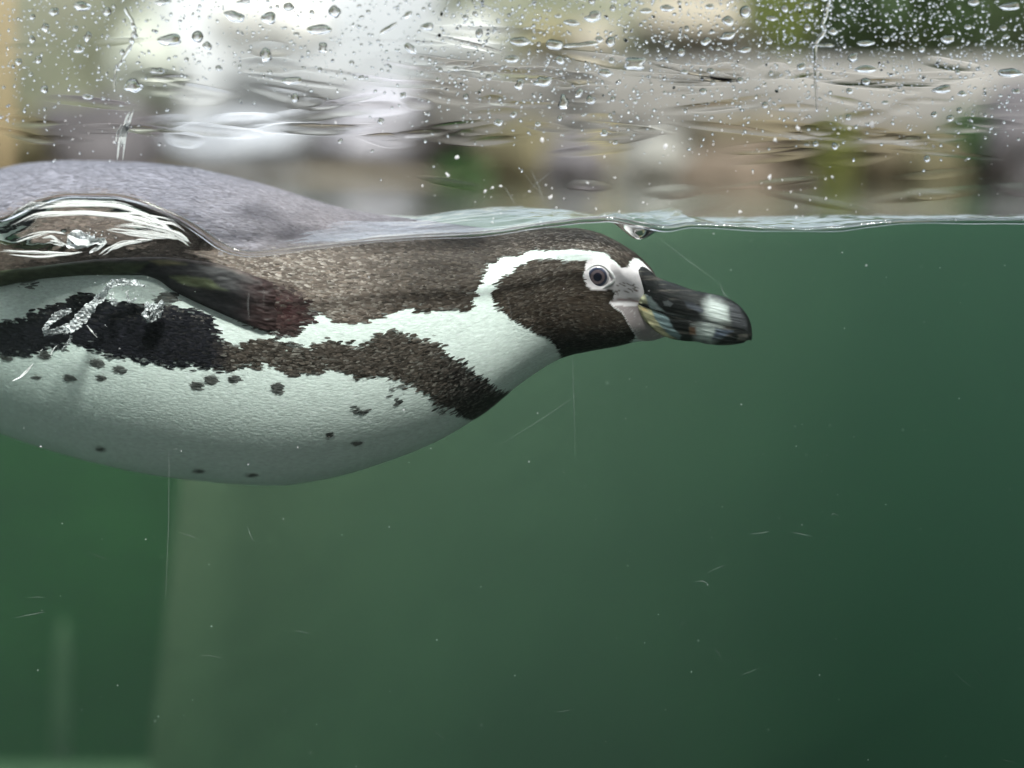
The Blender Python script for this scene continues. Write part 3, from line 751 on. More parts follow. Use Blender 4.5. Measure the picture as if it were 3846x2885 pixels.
# beak ------------------------------------------------------------
def bz(x, y): return (2200 + 0.2939 * x, 950 + 0.2939 * y)
GAPE = curve([(2380, 1130), (2400, 1138), (2444, 1156), (2509, 1179), (2582, 1194), (2670, 1209), (2744, 1226), (2811, 1240), (2825, 1244)])
HWB = curve([(2380, .0232), (2420, .0200), (2460, .0170), (2510, .0145), (2580, .0118), (2650, .0105), (2720, .0095), (2770, .0075), (2805, .0045), (2825, .0012)])
def ellipse_side(px, y_pix):
    """point on the beak side at (px, y_pix) following an ellipse between top and bottom outline"""
    t, b = TOP(px), BOT(px)
    s = np.clip((y_pix - (t + b) / 2) / ((b - t) / 2 + 1e-6), -1, 1)
    return np.sqrt(np.clip(1 - s * s, 0, 1)) ** 0.92
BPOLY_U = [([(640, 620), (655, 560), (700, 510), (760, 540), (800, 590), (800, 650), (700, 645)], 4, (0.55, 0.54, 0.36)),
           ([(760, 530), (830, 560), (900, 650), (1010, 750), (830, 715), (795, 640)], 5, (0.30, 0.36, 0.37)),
           ([(1520, 650), (1590, 580), (1700, 620), (1810, 700), (1850, 790), (1840, 890), (1700, 900), (1570, 850), (1510, 760)], 28, (0.56, 0.60, 0.59)),  # pale bill band, with its reflections painted into the colour
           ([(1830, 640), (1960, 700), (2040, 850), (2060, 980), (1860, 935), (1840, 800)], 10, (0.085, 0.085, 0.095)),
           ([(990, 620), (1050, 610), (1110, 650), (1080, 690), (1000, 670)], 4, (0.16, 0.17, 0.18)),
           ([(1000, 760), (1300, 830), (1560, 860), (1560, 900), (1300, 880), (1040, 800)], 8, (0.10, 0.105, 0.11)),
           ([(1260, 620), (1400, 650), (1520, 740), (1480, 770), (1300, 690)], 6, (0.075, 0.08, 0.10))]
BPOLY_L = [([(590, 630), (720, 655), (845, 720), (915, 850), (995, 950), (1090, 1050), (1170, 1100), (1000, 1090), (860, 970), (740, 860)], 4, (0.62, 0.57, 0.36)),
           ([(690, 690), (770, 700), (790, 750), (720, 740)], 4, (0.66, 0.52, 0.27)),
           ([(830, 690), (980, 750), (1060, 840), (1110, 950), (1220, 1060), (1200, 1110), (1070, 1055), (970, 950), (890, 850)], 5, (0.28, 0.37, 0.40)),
           ([(1380, 950), (1550, 905), (1730, 945), (1740, 1020), (1650, 1075), (1590, 1150), (1420, 1110)], 26, (0.66, 0.71, 0.70)),  # pale lower band, horn marking and painted reflection together
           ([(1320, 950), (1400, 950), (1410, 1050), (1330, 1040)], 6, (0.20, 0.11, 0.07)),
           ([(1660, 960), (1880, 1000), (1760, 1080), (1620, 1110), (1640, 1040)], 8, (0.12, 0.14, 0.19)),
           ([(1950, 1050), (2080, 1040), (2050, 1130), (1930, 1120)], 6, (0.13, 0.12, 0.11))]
def mandible(name, upper):
    nu, nv = 170, 70
    tt = np.linspace(0, 1, nv)
    if upper:
        st = curve([(0, 2388), (0.12, 2394), (0.3, 2410), (0.48, 2402), (0.7, 2390), (0.82, 2400), (0.92, 2440), (1, 2472)])(tt)
        endx = curve([(0, 2820), (0.3, 2824), (1, 2822)])(tt)
    else:
        st = curve([(0, 2384), (0.25, 2400), (0.5, 2432), (0.75, 2480), (0.9, 2527), (1, 2582)])(tt)
        endx = curve([(0, 2818), (0.5, 2816), (1, 2790)])(tt)
    u = np.linspace(0, 1, nu)
    Xp = st[None] + (endx - st)[None] * u[:, None]
    g = GAPE(Xp)
    T_ = TOP(Xp) if upper else g + 1.2
    B_ = g - 0.8 if upper else BOT(Xp)
    if upper:   # small hook over the tip
        B_ = B_ + 40 * smooth(2790, 2824, Xp)
        Yp = B_ + (T_ - B_) * tt[None]
    else:
        T_ = T_ + 34 * smooth(2795, 2818, Xp)
        B_ = np.maximum(B_, T_ + 1)
        Yp = T_ + (B_ - T_) * tt[None]
    base = HW(Xp) * 0 + HWB(Xp)
    kk = ellipse_side(Xp, Yp)
    proud = 0.0010 * smooth(0, 0.03, u)[:, None]
    lip = 0.0007 * np.exp(-((Yp - g) / 9) ** 2)
    grv = 0.0005 * fbm(Xp / 90, (Yp - g) / 10, 71 if upper else 75)
    pl = base * kk + proud - lip * 0.9 + grv
    pl = np.where(tt[None] > 0.985, pl * 0.25, pl)
    if not upper: pass
    yc = YC(Xp)
    pN = at(Xp, Yp, yc); pF = pN.copy()
    pN[..., 1] = yc - pl; pF[..., 1] = yc + pl
    # inner closing sheet
    V = np.concatenate([pN.reshape(-1, 3), pF.reshape(-1, 3)])
    f1 = grid_faces(nu, nv); k = nu * nv
    bo = np.array([i*nv for i in range(nu)] + [(nu-1)*nv + j for j in range(1, nv)] + [i*nv + nv-1 for i in range(nu-2, -1, -1)] + [j for j in range(nv-2, 0, -1)])
    b2 = np.roll(bo, -1)
    F = np.concatenate([f1, f1[:, ::-1] + k, np.stack([bo, bo + k, b2 + k, b2], -1)])
    mx, my = measure(pN.reshape(-1, 3))
    n1 = fbm(mx / 60, my / 8, 81); n2 = fbm(mx / 16, my / 7, 83)
    c = np.array([0.014, 0.014, 0.015]) * (1 + 0.5 * n2)[:, None] + np.clip(n1 - 0.18, 0, 1)[:, None] * np.array([0.15, 0.13, 0.11])
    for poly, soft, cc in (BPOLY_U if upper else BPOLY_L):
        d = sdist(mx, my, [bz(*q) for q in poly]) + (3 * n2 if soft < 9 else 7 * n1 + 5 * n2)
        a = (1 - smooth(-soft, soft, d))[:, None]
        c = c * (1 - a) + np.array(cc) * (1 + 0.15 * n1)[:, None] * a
    me = mesh_np(name, V, F, True, np.concatenate([c, c]))
    bm = bmesh.new(); bm.from_mesh(me); bmesh.ops.recalc_face_normals(bm, faces=bm.faces); bm.to_mesh(me); bm.free()
    return obj(name, me, M['beak'])
pparts += [mandible('upper_mandible', True), mandible('lower_mandible', False)]

# eye --------------------------------------------------------------
def skin_y(px, py):
    """y of the near flank at photo position"""
    ph = np.linspace(-1.5, 1.5, 400)
    best = None
    for st in np.linspace(px - 120, px + 120, 241):
        q = section(np.full(400, st), ph)
        mx, my = measure(q)
        d = np.hypot(mx - px, my - py); i = d.argmin()
        if best is None or d[i] < best[0]: best = (d[i], q[i, 1])
    return best[1]
EY = skin_y(2244, 1040)
ex = P(2244, 1040, EY)
mpp = (1 + EY) / FPX       # metres per photo pixel there
def disc_dome(name, r_px, bulge, yoff, colf, rings=28, seg=64, xs=1.0):
    V, C = [], []
    rr = np.linspace(0, 1, rings)
    th = np.linspace(0, 2*np.pi, seg, endpoint=False)
    Rr, Th = np.meshgrid(rr, th, indexing='ij')
    x = Rr * np.cos(Th) * r_px * mpp * xs; z = Rr * np.sin(Th) * r_px * mpp
    y = -bulge * np.sqrt(np.clip(1 - Rr**2, 0, 1)) 
    v = np.stack([x, y, z], -1).reshape(-1, 3)
    c = colf(Rr.reshape(-1) * r_px, Th.reshape(-1))
    me = mesh_np(name, v, grid_faces(rings, seg, True), True, c)
    o = obj(name, me, M['eye']); o.location = (ex.x, EY + yoff, ex.z)
    return o
def eyecol(r, th):
    c = np.tile(np.array([0.012, 0.014, 0.028]), (len(r), 1))
    def ring(a, b, cc, soft=2.0):
        nonlocal c
        k = (smooth(a - soft, a + soft, r) * (1 - smooth(b - soft, b + soft, r)))[:, None]
        c = c * (1 - k) + np.array(cc) * k
    str_ = 1 + 0.25 * vnoise(th * 14, r * 0.1, 3)
    ring(16.5, 27, (0.155, 0.118, 0.128)); c = c * str_[:, None]
    ring(29, 37, (0.05, 0.06, 0.10))
    ring(36.5, 60, (0.55, 0.52, 0.55))
    return c
eye = empty('eye', (ex.x, EY, ex.z))
ball = disc_dome('eyeball', 45, 0.0030, 0.0004, eyecol)
lid_pts = []
th = np.linspace(0, 2*np.pi, 61)
rl = 47 + 0 * th
lx = ex.x + mpp * (rl * np.cos(th) + 16 * np.clip(np.cos(th - 0.0), 0, 1) ** 6)
lz = ex.z + mpp * (rl * 0.98 * np.sin(th) - 10 * np.clip(np.cos(th), 0, 1) ** 6)
lp = np.stack([lx, np.full(61, EY - 0.0004), lz], -1)
v, f, t = tube_np(lp, 5.5 * mpp, 10)
lidc = np.tile(np.array([0.70, 0.68, 0.69]), (len(v), 1))
lid = obj('eyelid', mesh_np('eyelid', v, [f, t], True, lidc), M['plumage'])
for o in (ball, lid):
    mw = Matrix.Translation(o.location) if o is ball else Matrix()
    o.parent = eye; o.matrix_parent_inverse = Matrix.Translation(eye.location).inverted()
pparts.append(eye)

# flipper ------------------------------------------------------------
def near_skin(px, py):
    y = np.full(px.shape, 0.04)
    for _ in range(12):
        st = px.copy()
        for _k in range(3):
            yc = YC(st); x = (px - CX) / FPX * (1 + y); st = CX + x / (1 + yc) * FPX
        z = at(px, py, y)[..., 2]
        zt, zb = at(st, TOP(st), yc)[..., 2], at(st, BOT(st), yc)[..., 2]
        q = np.clip((z - (zt + zb) / 2) / ((zt - zb) / 2), -1, 1)
        y = 0.5 * y + 0.5 * (yc - HW(st) * (1 - q * q) ** 0.5)
    return y
FT = curve([(-450, 1150), (-250, 1075), (-100, 1035), (0, 1018), (120, 1003), (235, 988), (412, 970), (588, 964), (764, 980), (882, 1009), (1000, 1052), (1100, 1083), (1152, 1110), (1182, 1150)])
FB = curve([(-450, 1165), (-250, 1130), (-100, 1098), (0, 1077), (176, 1046), (353, 1034), (529, 1034), (590, 1050), (647, 1090), (720, 1128), (790, 1160), (853, 1188), (930, 1220), (1000, 1246), (1060, 1268), (1105, 1266), (1150, 1215), (1182, 1160)])
def flip_np():
    nu, nv = 220, 60
    u = np.linspace(-450, 1182, nu); tt = np.linspace(0, 1, nv)
    Xp = u[:, None] + 0 * tt[None]
    Yp = FT(u)[:, None] + (FB(u) - FT(u))[:, None] * tt[None]
    # depth: lies just in front of the flank at the shoulder, swings towards the pane further back
    yb = curve([(-450, .058), (0, .038), (300, .030), (600, .024), (800, .025), (950, .030), (1060, .037), (1182, .052)])(u)
    thick = curve([(-450, .0015), (0, .0030), (500, .0034), (700, .0034), (850, .0028), (1000, .0020), (1182, .0008)])(u)[:, None]
    prof = np.sqrt(np.clip(1 - (2 * tt - 1) ** 2, 0, 1))[None]
    sk = near_skin(Xp, Yp)
    away = smooth(1180, 760, Xp)
    yb = (sk - 0.0015 + 0.006 * smooth(960, 1090, Xp) + 0.0022 * smooth(900, 1000, Xp) * fbm(Xp / 40, Yp / 14, 97)) * (1 - away) + (sk - 0.0032 - 0.004 * (1 - tt[None])) * away
    yN = yb - thick * prof
    yF = yb + thick * prof * away
    yN = yN + 0.0006 * fbm(Xp / 70, Yp / 30, 91)
    pN = at(Xp, Yp, yN); pF = at(Xp, Yp, yb); pF[..., 1] = yF
    V = np.concatenate([pN.reshape(-1, 3), pF.reshape(-1, 3)])
    f1 = grid_faces(nu, nv); k = nu * nv
    bo = np.array([i*nv for i in range(nu)] + [(nu-1)*nv + j for j in range(1, nv)] + [i*nv + nv-1 for i in range(nu-2, -1, -1)] + [j for j in range(nv-2, 0, -1)])
    b2 = np.roll(bo, -1)
    F = np.concatenate([f1[:, ::-1], f1 + k, np.stack([bo, b2, b2 + k, bo + k], -1)])
    mx, my = Xp.reshape(-1), Yp.reshape(-1); tv = (0 * Xp + tt[None]).reshape(-1)
    n1 = fbm(mx / 60, my / 18, 93); n2 = fbm(mx / 14, my / 7, 95)
    c = np.tile(np.array([0.020, 0.020, 0.022]), (len(mx), 1)) * (1 + 0.4 * n2)[:, None]
    def put(d, soft, cc):
        nonlocal c
        a = (1 - smooth(-soft, soft, d))[:, None]
        c = c * (1 - a) + np.asarray(cc) * a
    rim = FT(mx) + 14 + 5 * n1 + 16 * smooth(200, 0, mx)
    put(my - rim, 8, np.array([0.085, 0.068, 0.062]) * (1 + 0.5 * n2)[:, None])
    sh = [(-500, 1000), (480, 985), (560, 985), (520, 1020), (450, 1060), (-500, 1200)]  # olive reflections on the dark blade painted in as these patches
    put(sdist(mx, my, sh) + 8 * n1, 10, np.array([0.045, 0.055, 0.030]) * (1 + 0.3 * n2)[:, None])
    pt = [(640, 1040), (700, 1035), (790, 1055), (860, 1095), (760, 1085), (690, 1070)]
    put(sdist(mx, my, pt) + 9 * n1, 9, (0.085, 0.10, 0.055))
    pt = [(560, 980), (640, 978), (700, 992), (600, 998)]
    put(sdist(mx, my, pt) + 7 * n1, 9, (0.15, 0.135, 0.07))
    put(930 - mx + 30 * n1, 80, np.array([0.034, 0.020, 0.020]) * (1 + 0.5 * n2)[:, None])
    return V, F, np.concatenate([c, c])
V, F, C_ = flip_np()
fl_me = mesh_np('flipper', V, F, True, C_)
flip = obj('flipper', fl_me, col_mat('flipper_skin', 0.5, 0.2, 420, (0.3, 1, 1), 0.35, 0.25, 0.0008))
# far flipper: the same blade mirrored about the spine
V2 = V.copy(); V2[:, 1] = 2 * 0.112 - V2[:, 1]
flip2 = obj('flipper', mesh_np('flipper', V2, F[:, ::-1], True, C_), fl_me.materials[0])
pparts += [flip, flip2]
# webbed feet trailing behind the tail, outside the picture
for sgn in (-1, 1):
    bm = bmesh.new()
    y0 = 0.15 + sgn * 0.03
    q = [P(-1050, 1195, y0), P(-1450, 1230, y0 - .02), P(-1480, 1225, y0), P(-1450, 1235, y0 + .02)]
    for dz in (0.004, -0.004):
        for k_ in q: bm.verts.new(k_ + Vector((0, 0, dz)))
    bm.verts.ensure_lookup_table(); vv = bm.verts
    bm.faces.new([vv[0], vv[1], vv[2], vv[3]]); bm.faces.new([vv[7], vv[6], vv[5], vv[4]])
    for i in range(4):
        j = (i + 1) % 4; bm.faces.new([vv[j], vv[i], vv[i+4], vv[j+4]])
    bmesh.ops.recalc_face_normals(bm, faces=bm.faces)
    bmesh.ops.bevel(bm, geom=list(bm.edges), offset=0.0025, segments=2, affect='EDGES')
    pparts.append(obj('foot', from_bm('foot', bm), mat('foot_skin', 0.5, (0.03, 0.025, 0.025))[0]))
for o in pparts:
    o.parent = pen
    o.matrix_parent_inverse = Matrix.Translation(pen.location).inverted()

# ------------------------------------------------------------------ foam, bubbles, loose feathers in the water
def ribbon(path, width, seed, n=60, m=9, crump=0.0012):
    """crumpled sheet of trapped air along a path of (px, py, Y)"""
    r = np.random.default_rng(seed)
    path = np.array([at(*p) for p in path]); k = np.linspace(0, len(path) - 1, n)
    c = np.stack([np.interp(k, np.arange(len(path)), path[:, i]) for i in range(3)], -1)
    t = np.gradient(c, axis=0); t /= np.linalg.norm(t, axis=1)[:, None]
    s = np.cross(t, [0, 1, 0]); s /= np.linalg.norm(s, axis=1)[:, None] + 1e-9
    w = np.interp(k, np.arange(len(width)), width) if not np.isscalar(width) else np.full(n, width)
    a = np.linspace(-1, 1, m)
    tw = 1.2 * vnoise(k * 1.3, k * 0, seed)
    off = (np.cos(tw)[:, None, None] * s[:, None] + np.sin(tw)[:, None, None] * np.array([0, 1.0, 0]))
    v = c[:, None] + a[None, :, None] * (w[:, None, None]) * off
    nz = lambda q: fbm(np.arange(n)[:, None] * 0.55 + 0 * a[None], a[None] * 2.3 + 0 * np.arange(n)[:, None], seed + q)
    v = v + crump * np.stack([nz(1), nz(4) * 1.4, nz(7)], -1) * 2
    f = grid_faces(n, m)
    v = v.reshape(-1, 3)
    back = v + np.array([0, 0.0004, 0])
    bo = np.array([i*m for i in range(n)] + [(n-1)*m + j for j in range(1, m)] + [i*m + m-1 for i in range(n-2, -1, -1)] + [j for j in range(m-2, 0, -1)])
    b2 = np.roll(bo, -1); K = n * m
    return np.concatenate([v, back]), np.concatenate([f[:, ::-1], f + K, np.stack([bo, b2, b2 + K, bo + K], -1)]), []
def bubbles(cx, cy, Y, rx, ry, n, r0, r1, seed):
    r = np.random.default_rng(seed); out = []
    bm = bmesh.new(); bmesh.ops.create_icosphere(bm, subdivisions=1, radius=1)
    bv = np.array([v.co for v in bm.verts]); bf = np.array([[v.index for v in f.verts] for f in bm.faces]); bm.free()
    for k in range(n):
        x, y = cx + r.normal() * rx, cy + r.normal() * ry
        s = r.uniform(r0, r1) / FPX
        c = at(x, y, Y + r.normal() * 0.002)
        out.append((c + bv * s * np.array([1.2, 1, 0.9]), [], bf))
    return out
def foam_obj(name, parts, label, cat, group=None, m='air'):
    V, F = join_np(parts)
    o = obj(name, mesh_np(name, V, F), M[m])
    return tag(o, label, cat, group)
FY = 0.017
trail = [ribbon([(160, 1252, FY), (215, 1245, FY), (265, 1232, FY), (310, 1190, FY), (345, 1150, FY), (385, 1110, FY), (410, 1075, FY), (425, 1050, FY)], np.array([14, 16, 20, 24, 22, 18, 12, 10]) / FPX, 3, 130, 13, 0.0006),
         ribbon([(165, 1240, FY), (185, 1210, FY), (225, 1180, FY), (265, 1165, FY)], np.array([8, 10, 14, 8]) / FPX, 5, 60, 11, 0.0006),
         ribbon([(410, 1075, FY), (450, 1060, FY), (500, 1062, FY), (545, 1075, FY)], np.array([10, 14, 12, 5]) / FPX, 7, 60, 11, 0.0006),
         ribbon([(415, 1100, FY), (428, 1135, FY), (440, 1142, FY)], np.array([6, 16, 10]) / FPX, 9, 40, 9, 0.0005),
         ribbon([(475, 1095, FY), (485, 1138, FY), (510, 1122, FY)], np.array([4, 6, 4]) / FPX, 11, 40, 9, 0.0005),
         ribbon([(270, 1260, FY), (255, 1290, FY), (232, 1314, FY)], np.array([5, 6, 3]) / FPX, 13, 40, 9, 0.0005)]
trail += bubbles(470, 1070, FY, 60, 22, 30, 1.2, 3.2, 21) + bubbles(270, 1200, FY, 60, 30, 16, 1, 2.6, 22)
foam_obj('air_trail', trail, 'crumpled silvery trail of air streaming below the flipper', 'air bubbles')
clus = [ribbon([(540, 1185, FY), (560, 1150, FY), (585, 1165, FY), (610, 1140, FY)], np.array([8, 14, 16, 6]) / FPX, 31, 50, 11, 0.002),
        ribbon([(545, 1200, FY), (580, 1190, FY), (600, 1165, FY)], np.array([8, 12, 8]) / FPX, 33, 40, 11, 0.002)]
clus += bubbles(575, 1168, FY, 24, 20, 24, 1, 3, 34)
foam_obj('bubble_cluster', clus, 'small clump of silver bubbles over the black flank', 'air bubbles')
GYF = 0.010
patch = [ribbon([(258, 905, GYF), (262, 925, GYF), (300, 925, GYF), (340, 912, GYF), (375, 908, GYF), (395, 900, GYF)], np.array([10, 13, 12, 10, 14, 6]) / FPX, 41, 60, 9, 0.00018),
         ribbon([(268, 885, GYF), (285, 870, GYF), (320, 885, GYF), (355, 895, GYF)], np.array([10, 12, 9, 7]) / FPX, 43, 50, 9, 0.00025),
         ribbon([(262, 880, GYF), (258, 910, GYF)], np.array([7, 9]) / FPX, 45, 20, 9, 0.00018),
         ribbon([(395, 905, GYF), (370, 930, GYF), (335, 950, GYF)], np.array([9, 9, 4]) / FPX, 47, 30, 9, 0.00018)]
patch += [ribbon([(262, 880, GYF), (300, 905, GYF), (350, 905, GYF), (395, 898, GYF)], np.array([16, 26, 20, 8]) / FPX, 49, 60, 11, 0.0002)]
patch += bubbles(330, 890, GYF, 40, 16, 70, 1, 2.8, 48)
foam_obj('foam_patch', patch, 'bright white froth under the humped water beside the glass', 'foam', m='foam')
# long white strands added for the flank's reflection in the stirred water
streak, _nt, _bb = mat('reflection_white', 0.4, (0.93, 0.95, 0.94), 0.3)
def streaks(name, paths, label):
    parts = []; r = np.random.default_rng(61)
    for i, (pth, w, Yv) in enumerate(paths):
        pa = np.array(pth, float); k = np.linspace(0, len(pa) - 1, 44)
        x0, y0 = curve(list(zip(range(len(pa)), pa[:, 0])))(k), curve(list(zip(range(len(pa)), pa[:, 1])))(k)
        ww = np.interp(k, np.arange(len(w)), w)
        for q in range(int(5 + 1.5 * max(w))):
            off = r.uniform(-1, 1); a, b_ = sorted(r.uniform(0, 43, 2))
            if b_ - a < 7: continue
            sl = slice(int(a), int(b_) + 1); kk = k[sl]; n = len(kk)
            y = y0[sl] + off * ww[sl] + 6 * vnoise(kk * 1.3, kk * 0 + off * 1.5, 3) + 2.5 * vnoise(kk * 2.6, kk * 0 + off * 3, q)
            x = x0[sl] + 2 * vnoise(kk * 1.2, kk * 0 + off * 2, q + 9)
            tt = np.linspace(-1, 1, n)
            rad = (0.4 + 3.0 * r.random() ** 2.4) * (1 - tt ** 2) ** 0.7 + 0.2
            vv = np.clip(0.11 * V0F(x) * (y - W(x)) / np.maximum(CR(x) - W(x), 30), 0.0020, 0.006)
            parts.append(tube_np(at(x, y, vv), rad / FPX, 6, 0.35))
    V, F = join_np(parts)
    return tag(obj(name, mesh_np(name, V, F), streak), label, 'foam')
SY = 0.020
streaks('reflection_streak', [
    ([(20, 835), (120, 775), (260, 768), (400, 772), (520, 800), (620, 850), (660, 890)], [8, 12, 10, 7, 6, 5, 3], 0.014),
    ([(40, 850), (160, 805), (300, 800), (440, 812), (560, 832), (650, 852), (700, 880)], [6, 9, 10, 12, 22, 24, 8], SY),
    ([(400, 862), (480, 870), (560, 880), (640, 885), (690, 900)], [3, 8, 16, 18, 8], SY),
    ([(0, 945), (120, 955), (230, 955), (330, 945)], [6, 9, 8, 5], SY),
    ([(370, 960), (430, 925), (500, 905), (580, 900)], [5, 10, 12, 6], 0.018),
    ([(430, 850), (520, 852), (600, 862), (680, 892), (720, 925)], [6, 16, 22, 18, 6], SY),
    ([(60, 800), (180, 768), (300, 756), (420, 760), (520, 785)], [5, 8, 8, 6, 4], SY),
    ([(60, 905), (130, 880), (200, 870), (250, 880)], [4, 10, 10, 4], SY),
    ([(150, 905), (190, 900), (230, 915), (255, 920)], [10, 16, 10, 5], 0.018),
    ], 'long drawn-out white strands added for reflections under the humped water')
# loose feathers
def plume(px0, py0, px1, py1, wpx, Y, label, bend=8):
    pts = [(px0, py0, Y), ((px0*2+px1)/3 + bend*.4, (py0*2+py1)/3 + bend, Y), ((px0+px1*2)/3 + bend*.3, (py0+py1*2)/3 + bend, Y), (px1, py1, Y)]
    V, F = join_np([ribbon(pts, np.array([1, wpx, wpx*.8, .5]) / FPX, int(px0), 24, 5, 0.0001)])
    tag(obj('loose_feather', mesh_np('loose_feather', V, F), mat('down_white', 0.6, (0.8, 0.83, 0.82))[0]), label, 'feather', 'loose down feathers in the water')
plume(45, 1432, 125, 1365, 6, 0.008, 'white loose feather slanting below the black flank at the left')
plume(326, 1222, 365, 1268, 3, 0.010, 'thin white barb drifting right of the air trail', 3)
plume(138, 1322, 160, 1312, 2, 0.009, 'tiny pale curl of down left of the air trail', 2)
plume(190, 1335, 214, 1298, 2, 0.009, 'tiny hooked wisp of down under the air trail', -4)

# ------------------------------------------------------------------ drops on the glass
def drop_mesh(name, seed, rings=6, seg=24, irr=0.15, h=0.78):
    r = np.random.default_rng(seed)
    th = np.linspace(0, 2*np.pi, seg, endpoint=False)
    rad = 1 + sum(irr / (k ** 0.8) * r.normal() * np.cos(k * th + r.uniform(0, 6.28)) for k in (2, 3, 4, 5))
    rad = np.clip(rad, 0.45, 1.7)
    rho = np.linspace(0, 1, rings)
    Rr, Th = np.meshgrid(rho, th, indexing='ij')
    x = Rr * rad[None] * np.cos(Th); z = Rr * rad[None] * np.sin(Th)
    y = h * (1 - Rr ** 2.2) ** 0.62
    z = z - 0.36 * (1 - Rr) ** 1.2
    v = np.stack([x, y, z], -1).reshape(-1, 3)
    v0 = v.copy(); 
    f = grid_faces(rings, seg, True)[:, ::-1]
    rim = np.arange((rings-1)*seg, rings*seg)
    ctr = len(v); v = np.concatenate([v, [[0, 0, 0]]])
    tri = np.stack([np.full(seg, ctr), np.roll(rim, -1), rim], -1)
    me = mesh_np(name, v, [f, tri], True)
    bm = bmesh.new(); bm.from_mesh(me); bmesh.ops.remove_doubles(bm, verts=bm.verts, dist=1e-5); bmesh.ops.recalc_face_normals(bm, faces=bm.faces)
    rimset = [e for e in bm.edges if all(abs(v_.co.y) < 1e-6 for v_ in e.verts) and any(len(f_.verts) == 4 for f_ in e.link_faces)]
    for e in rimset: e.smooth = False
    bm.to_mesh(me); bm.free()
    me.materials.append(M['drop'])
    return me
DM = [drop_mesh('droplet', s) for s in range(100, 114)] + [drop_mesh('droplet', s, irr=0.28) for s in range(120, 126)]
ROUND = [drop_mesh('droplet', s, irr=0.06) for s in range(140, 145)]
big = [(308,24,62,40,0),(203,44,40,32,0),(402,44,36,32,0),(611,8,64,22,10),(881,62,84,40,-20),(1010,68,58,46,0),(1084,26,40,36,0),(1257,44,50,44,-30),(917,6,60,26,0),(1199,112,94,40,0),(638,150,96,44,5),
 (742,138,46,46,0),(779,173,38,32,0),(999,206,44,56,-25),(1212,179,36,40,0),(170,103,30,34,0),(329,138,32,32,0),(297,185,46,26,0),(500,323,70,50,0),(591,267,42,32,0),(329,364,40,22,0),
 (1096,303,78,30,0),(1108,367,32,34,0),(120,147,26,30,0),(70,232,28,26,0),(167,335,30,30,0),(1953,156,76,36,0),(2082,168,72,38,-6),(2229,63,72,36,0),(2147,85,62,24,-8),(2097,60,32,14,0),(1923,222,58,28,0),
 (2103,226,38,30,0),(2273,273,54,32,0),(2385,238,92,50,0),(2041,306,72,38,5),(1951,317,42,32,15),(2117,385,46,50,0),(2217,376,38,34,20),(2182,168,100,24,6),(2505,31,52,28,0),(2294,156,36,40,0),
 (2426,41,50,18,0),(2251,148,28,24,0),(2175,350,26,38,-30),(1606,100,52,30,0),(1541,182,52,32,-40),(1459,106,86,18,30),(1532,56,46,20,15),(1800,126,28,36,0),(2666,25,38,22,0),(2799,44,44,46,0),(2734,79,48,34,0),
 (2899,69,40,20,0),(3034,20,36,26,0),(2734,135,58,28,10),(2652,156,42,24,0),(2890,156,28,20,0),(3128,118,36,28,0),(3095,170,54,20,0),(3251,162,64,24,5),(3204,215,40,38,0),(3251,259,90,28,0),(3251,306,36,30,20),
 (3560,147,52,32,0),(3539,335,74,30,8),(3792,273,90,36,0),(3010,250,38,28,25),(2799,188,52,18,0),(3657,9,42,28,0),(3792,24,84,30,5),(2558,197,32,30,0),(2570,270,30,16,0),(2669,267,30,24,0),
 (3186,440,24,22,0),(1873,460,36,24,0),(1930,430,30,20,0),(2270,500,34,22,0),(3613,352,36,20,0),(3815,343,24,26,0),(3190,342,26,24,0),(3325,385,28,14,0)]
OWN = {(1199,112): 'wide flat droplet with dark arch alone in the bright middle of the pane', (638,150): 'broad double droplet on the pane left of the bright middle',
       (500,323): 'notched heart-like droplet above the white trickle', (2385,238): 'large curled droplet with pale hollow centre right of pane centre', (3792,273): 'long dark droplet with ringed centre at the right edge of the pane',
       (3251,259): 'long two-lobed dark droplet on the pale ledge band', (2182,168): 'thin stretched ragged droplet between two stones on the pane', (1459,106): 'thin slanted comma droplet in the bright part of the glass',
       (1953,156): 'broad oval droplet under the yellow stone with zigzag bright rim', (2082,168): 'oval droplet with tail touching the yellow stone blur', (2041,306): 'blunt half-moon dark droplet on the grey ledge blur',
       (2117,385): 'two-headed dark droplet lowest in the middle cluster', (3539,335): 'slanted droplet with smeared film at its left near the right edge', (881,62): 'comma shaped droplet with long left tail near the top',
       (999,206): 'leaning tall droplet with bright white foot', (3792,24): 'wide droplet in the top right corner of the pane'}
drops_grp = 'water droplets clinging to the glass'
def place_drop(px, py, w, h, rot, me, label, flat=1.0):
    o = bpy.data.objects.new('water_droplet', me); col.objects.link(o)
    c = at(px, py, 0.0004); o.location = c
    s = min(w, h) / 2 / FPX
    o.scale = (w / 2 / FPX, s * flat, h / 2 / FPX)
    o.rotation_euler = (0, R(-rot), 0)
    tag(o, label, 'droplet', drops_grp)
    return o
taken = []
LAND = {k: v for k, v in {(1199,112): 'the lone wide droplet with dark arch', (638,150): 'the broad double droplet', (500,323): 'the notched heart-like droplet', (2385,238): 'the large curled droplet',
        (3792,273): 'the long ringed droplet at the right edge', (3251,259): 'the long two-lobed droplet', (2182,168): 'the thin ragged droplet', (1459,106): 'the thin slanted comma droplet',
        (1953,156): 'the broad oval with zigzag rim', (2041,306): 'the blunt half-moon droplet', (2117,385): 'the two-headed droplet', (3539,335): 'the slanted smeared droplet', (881,62): 'the comma droplet with long tail',
        (3792,24): 'the top right corner droplet', (3062,165): 'the crooked upper right trickle', (462,180): 'the crooked upper left trickle'}.items()}
labels, buckets = {}, {}
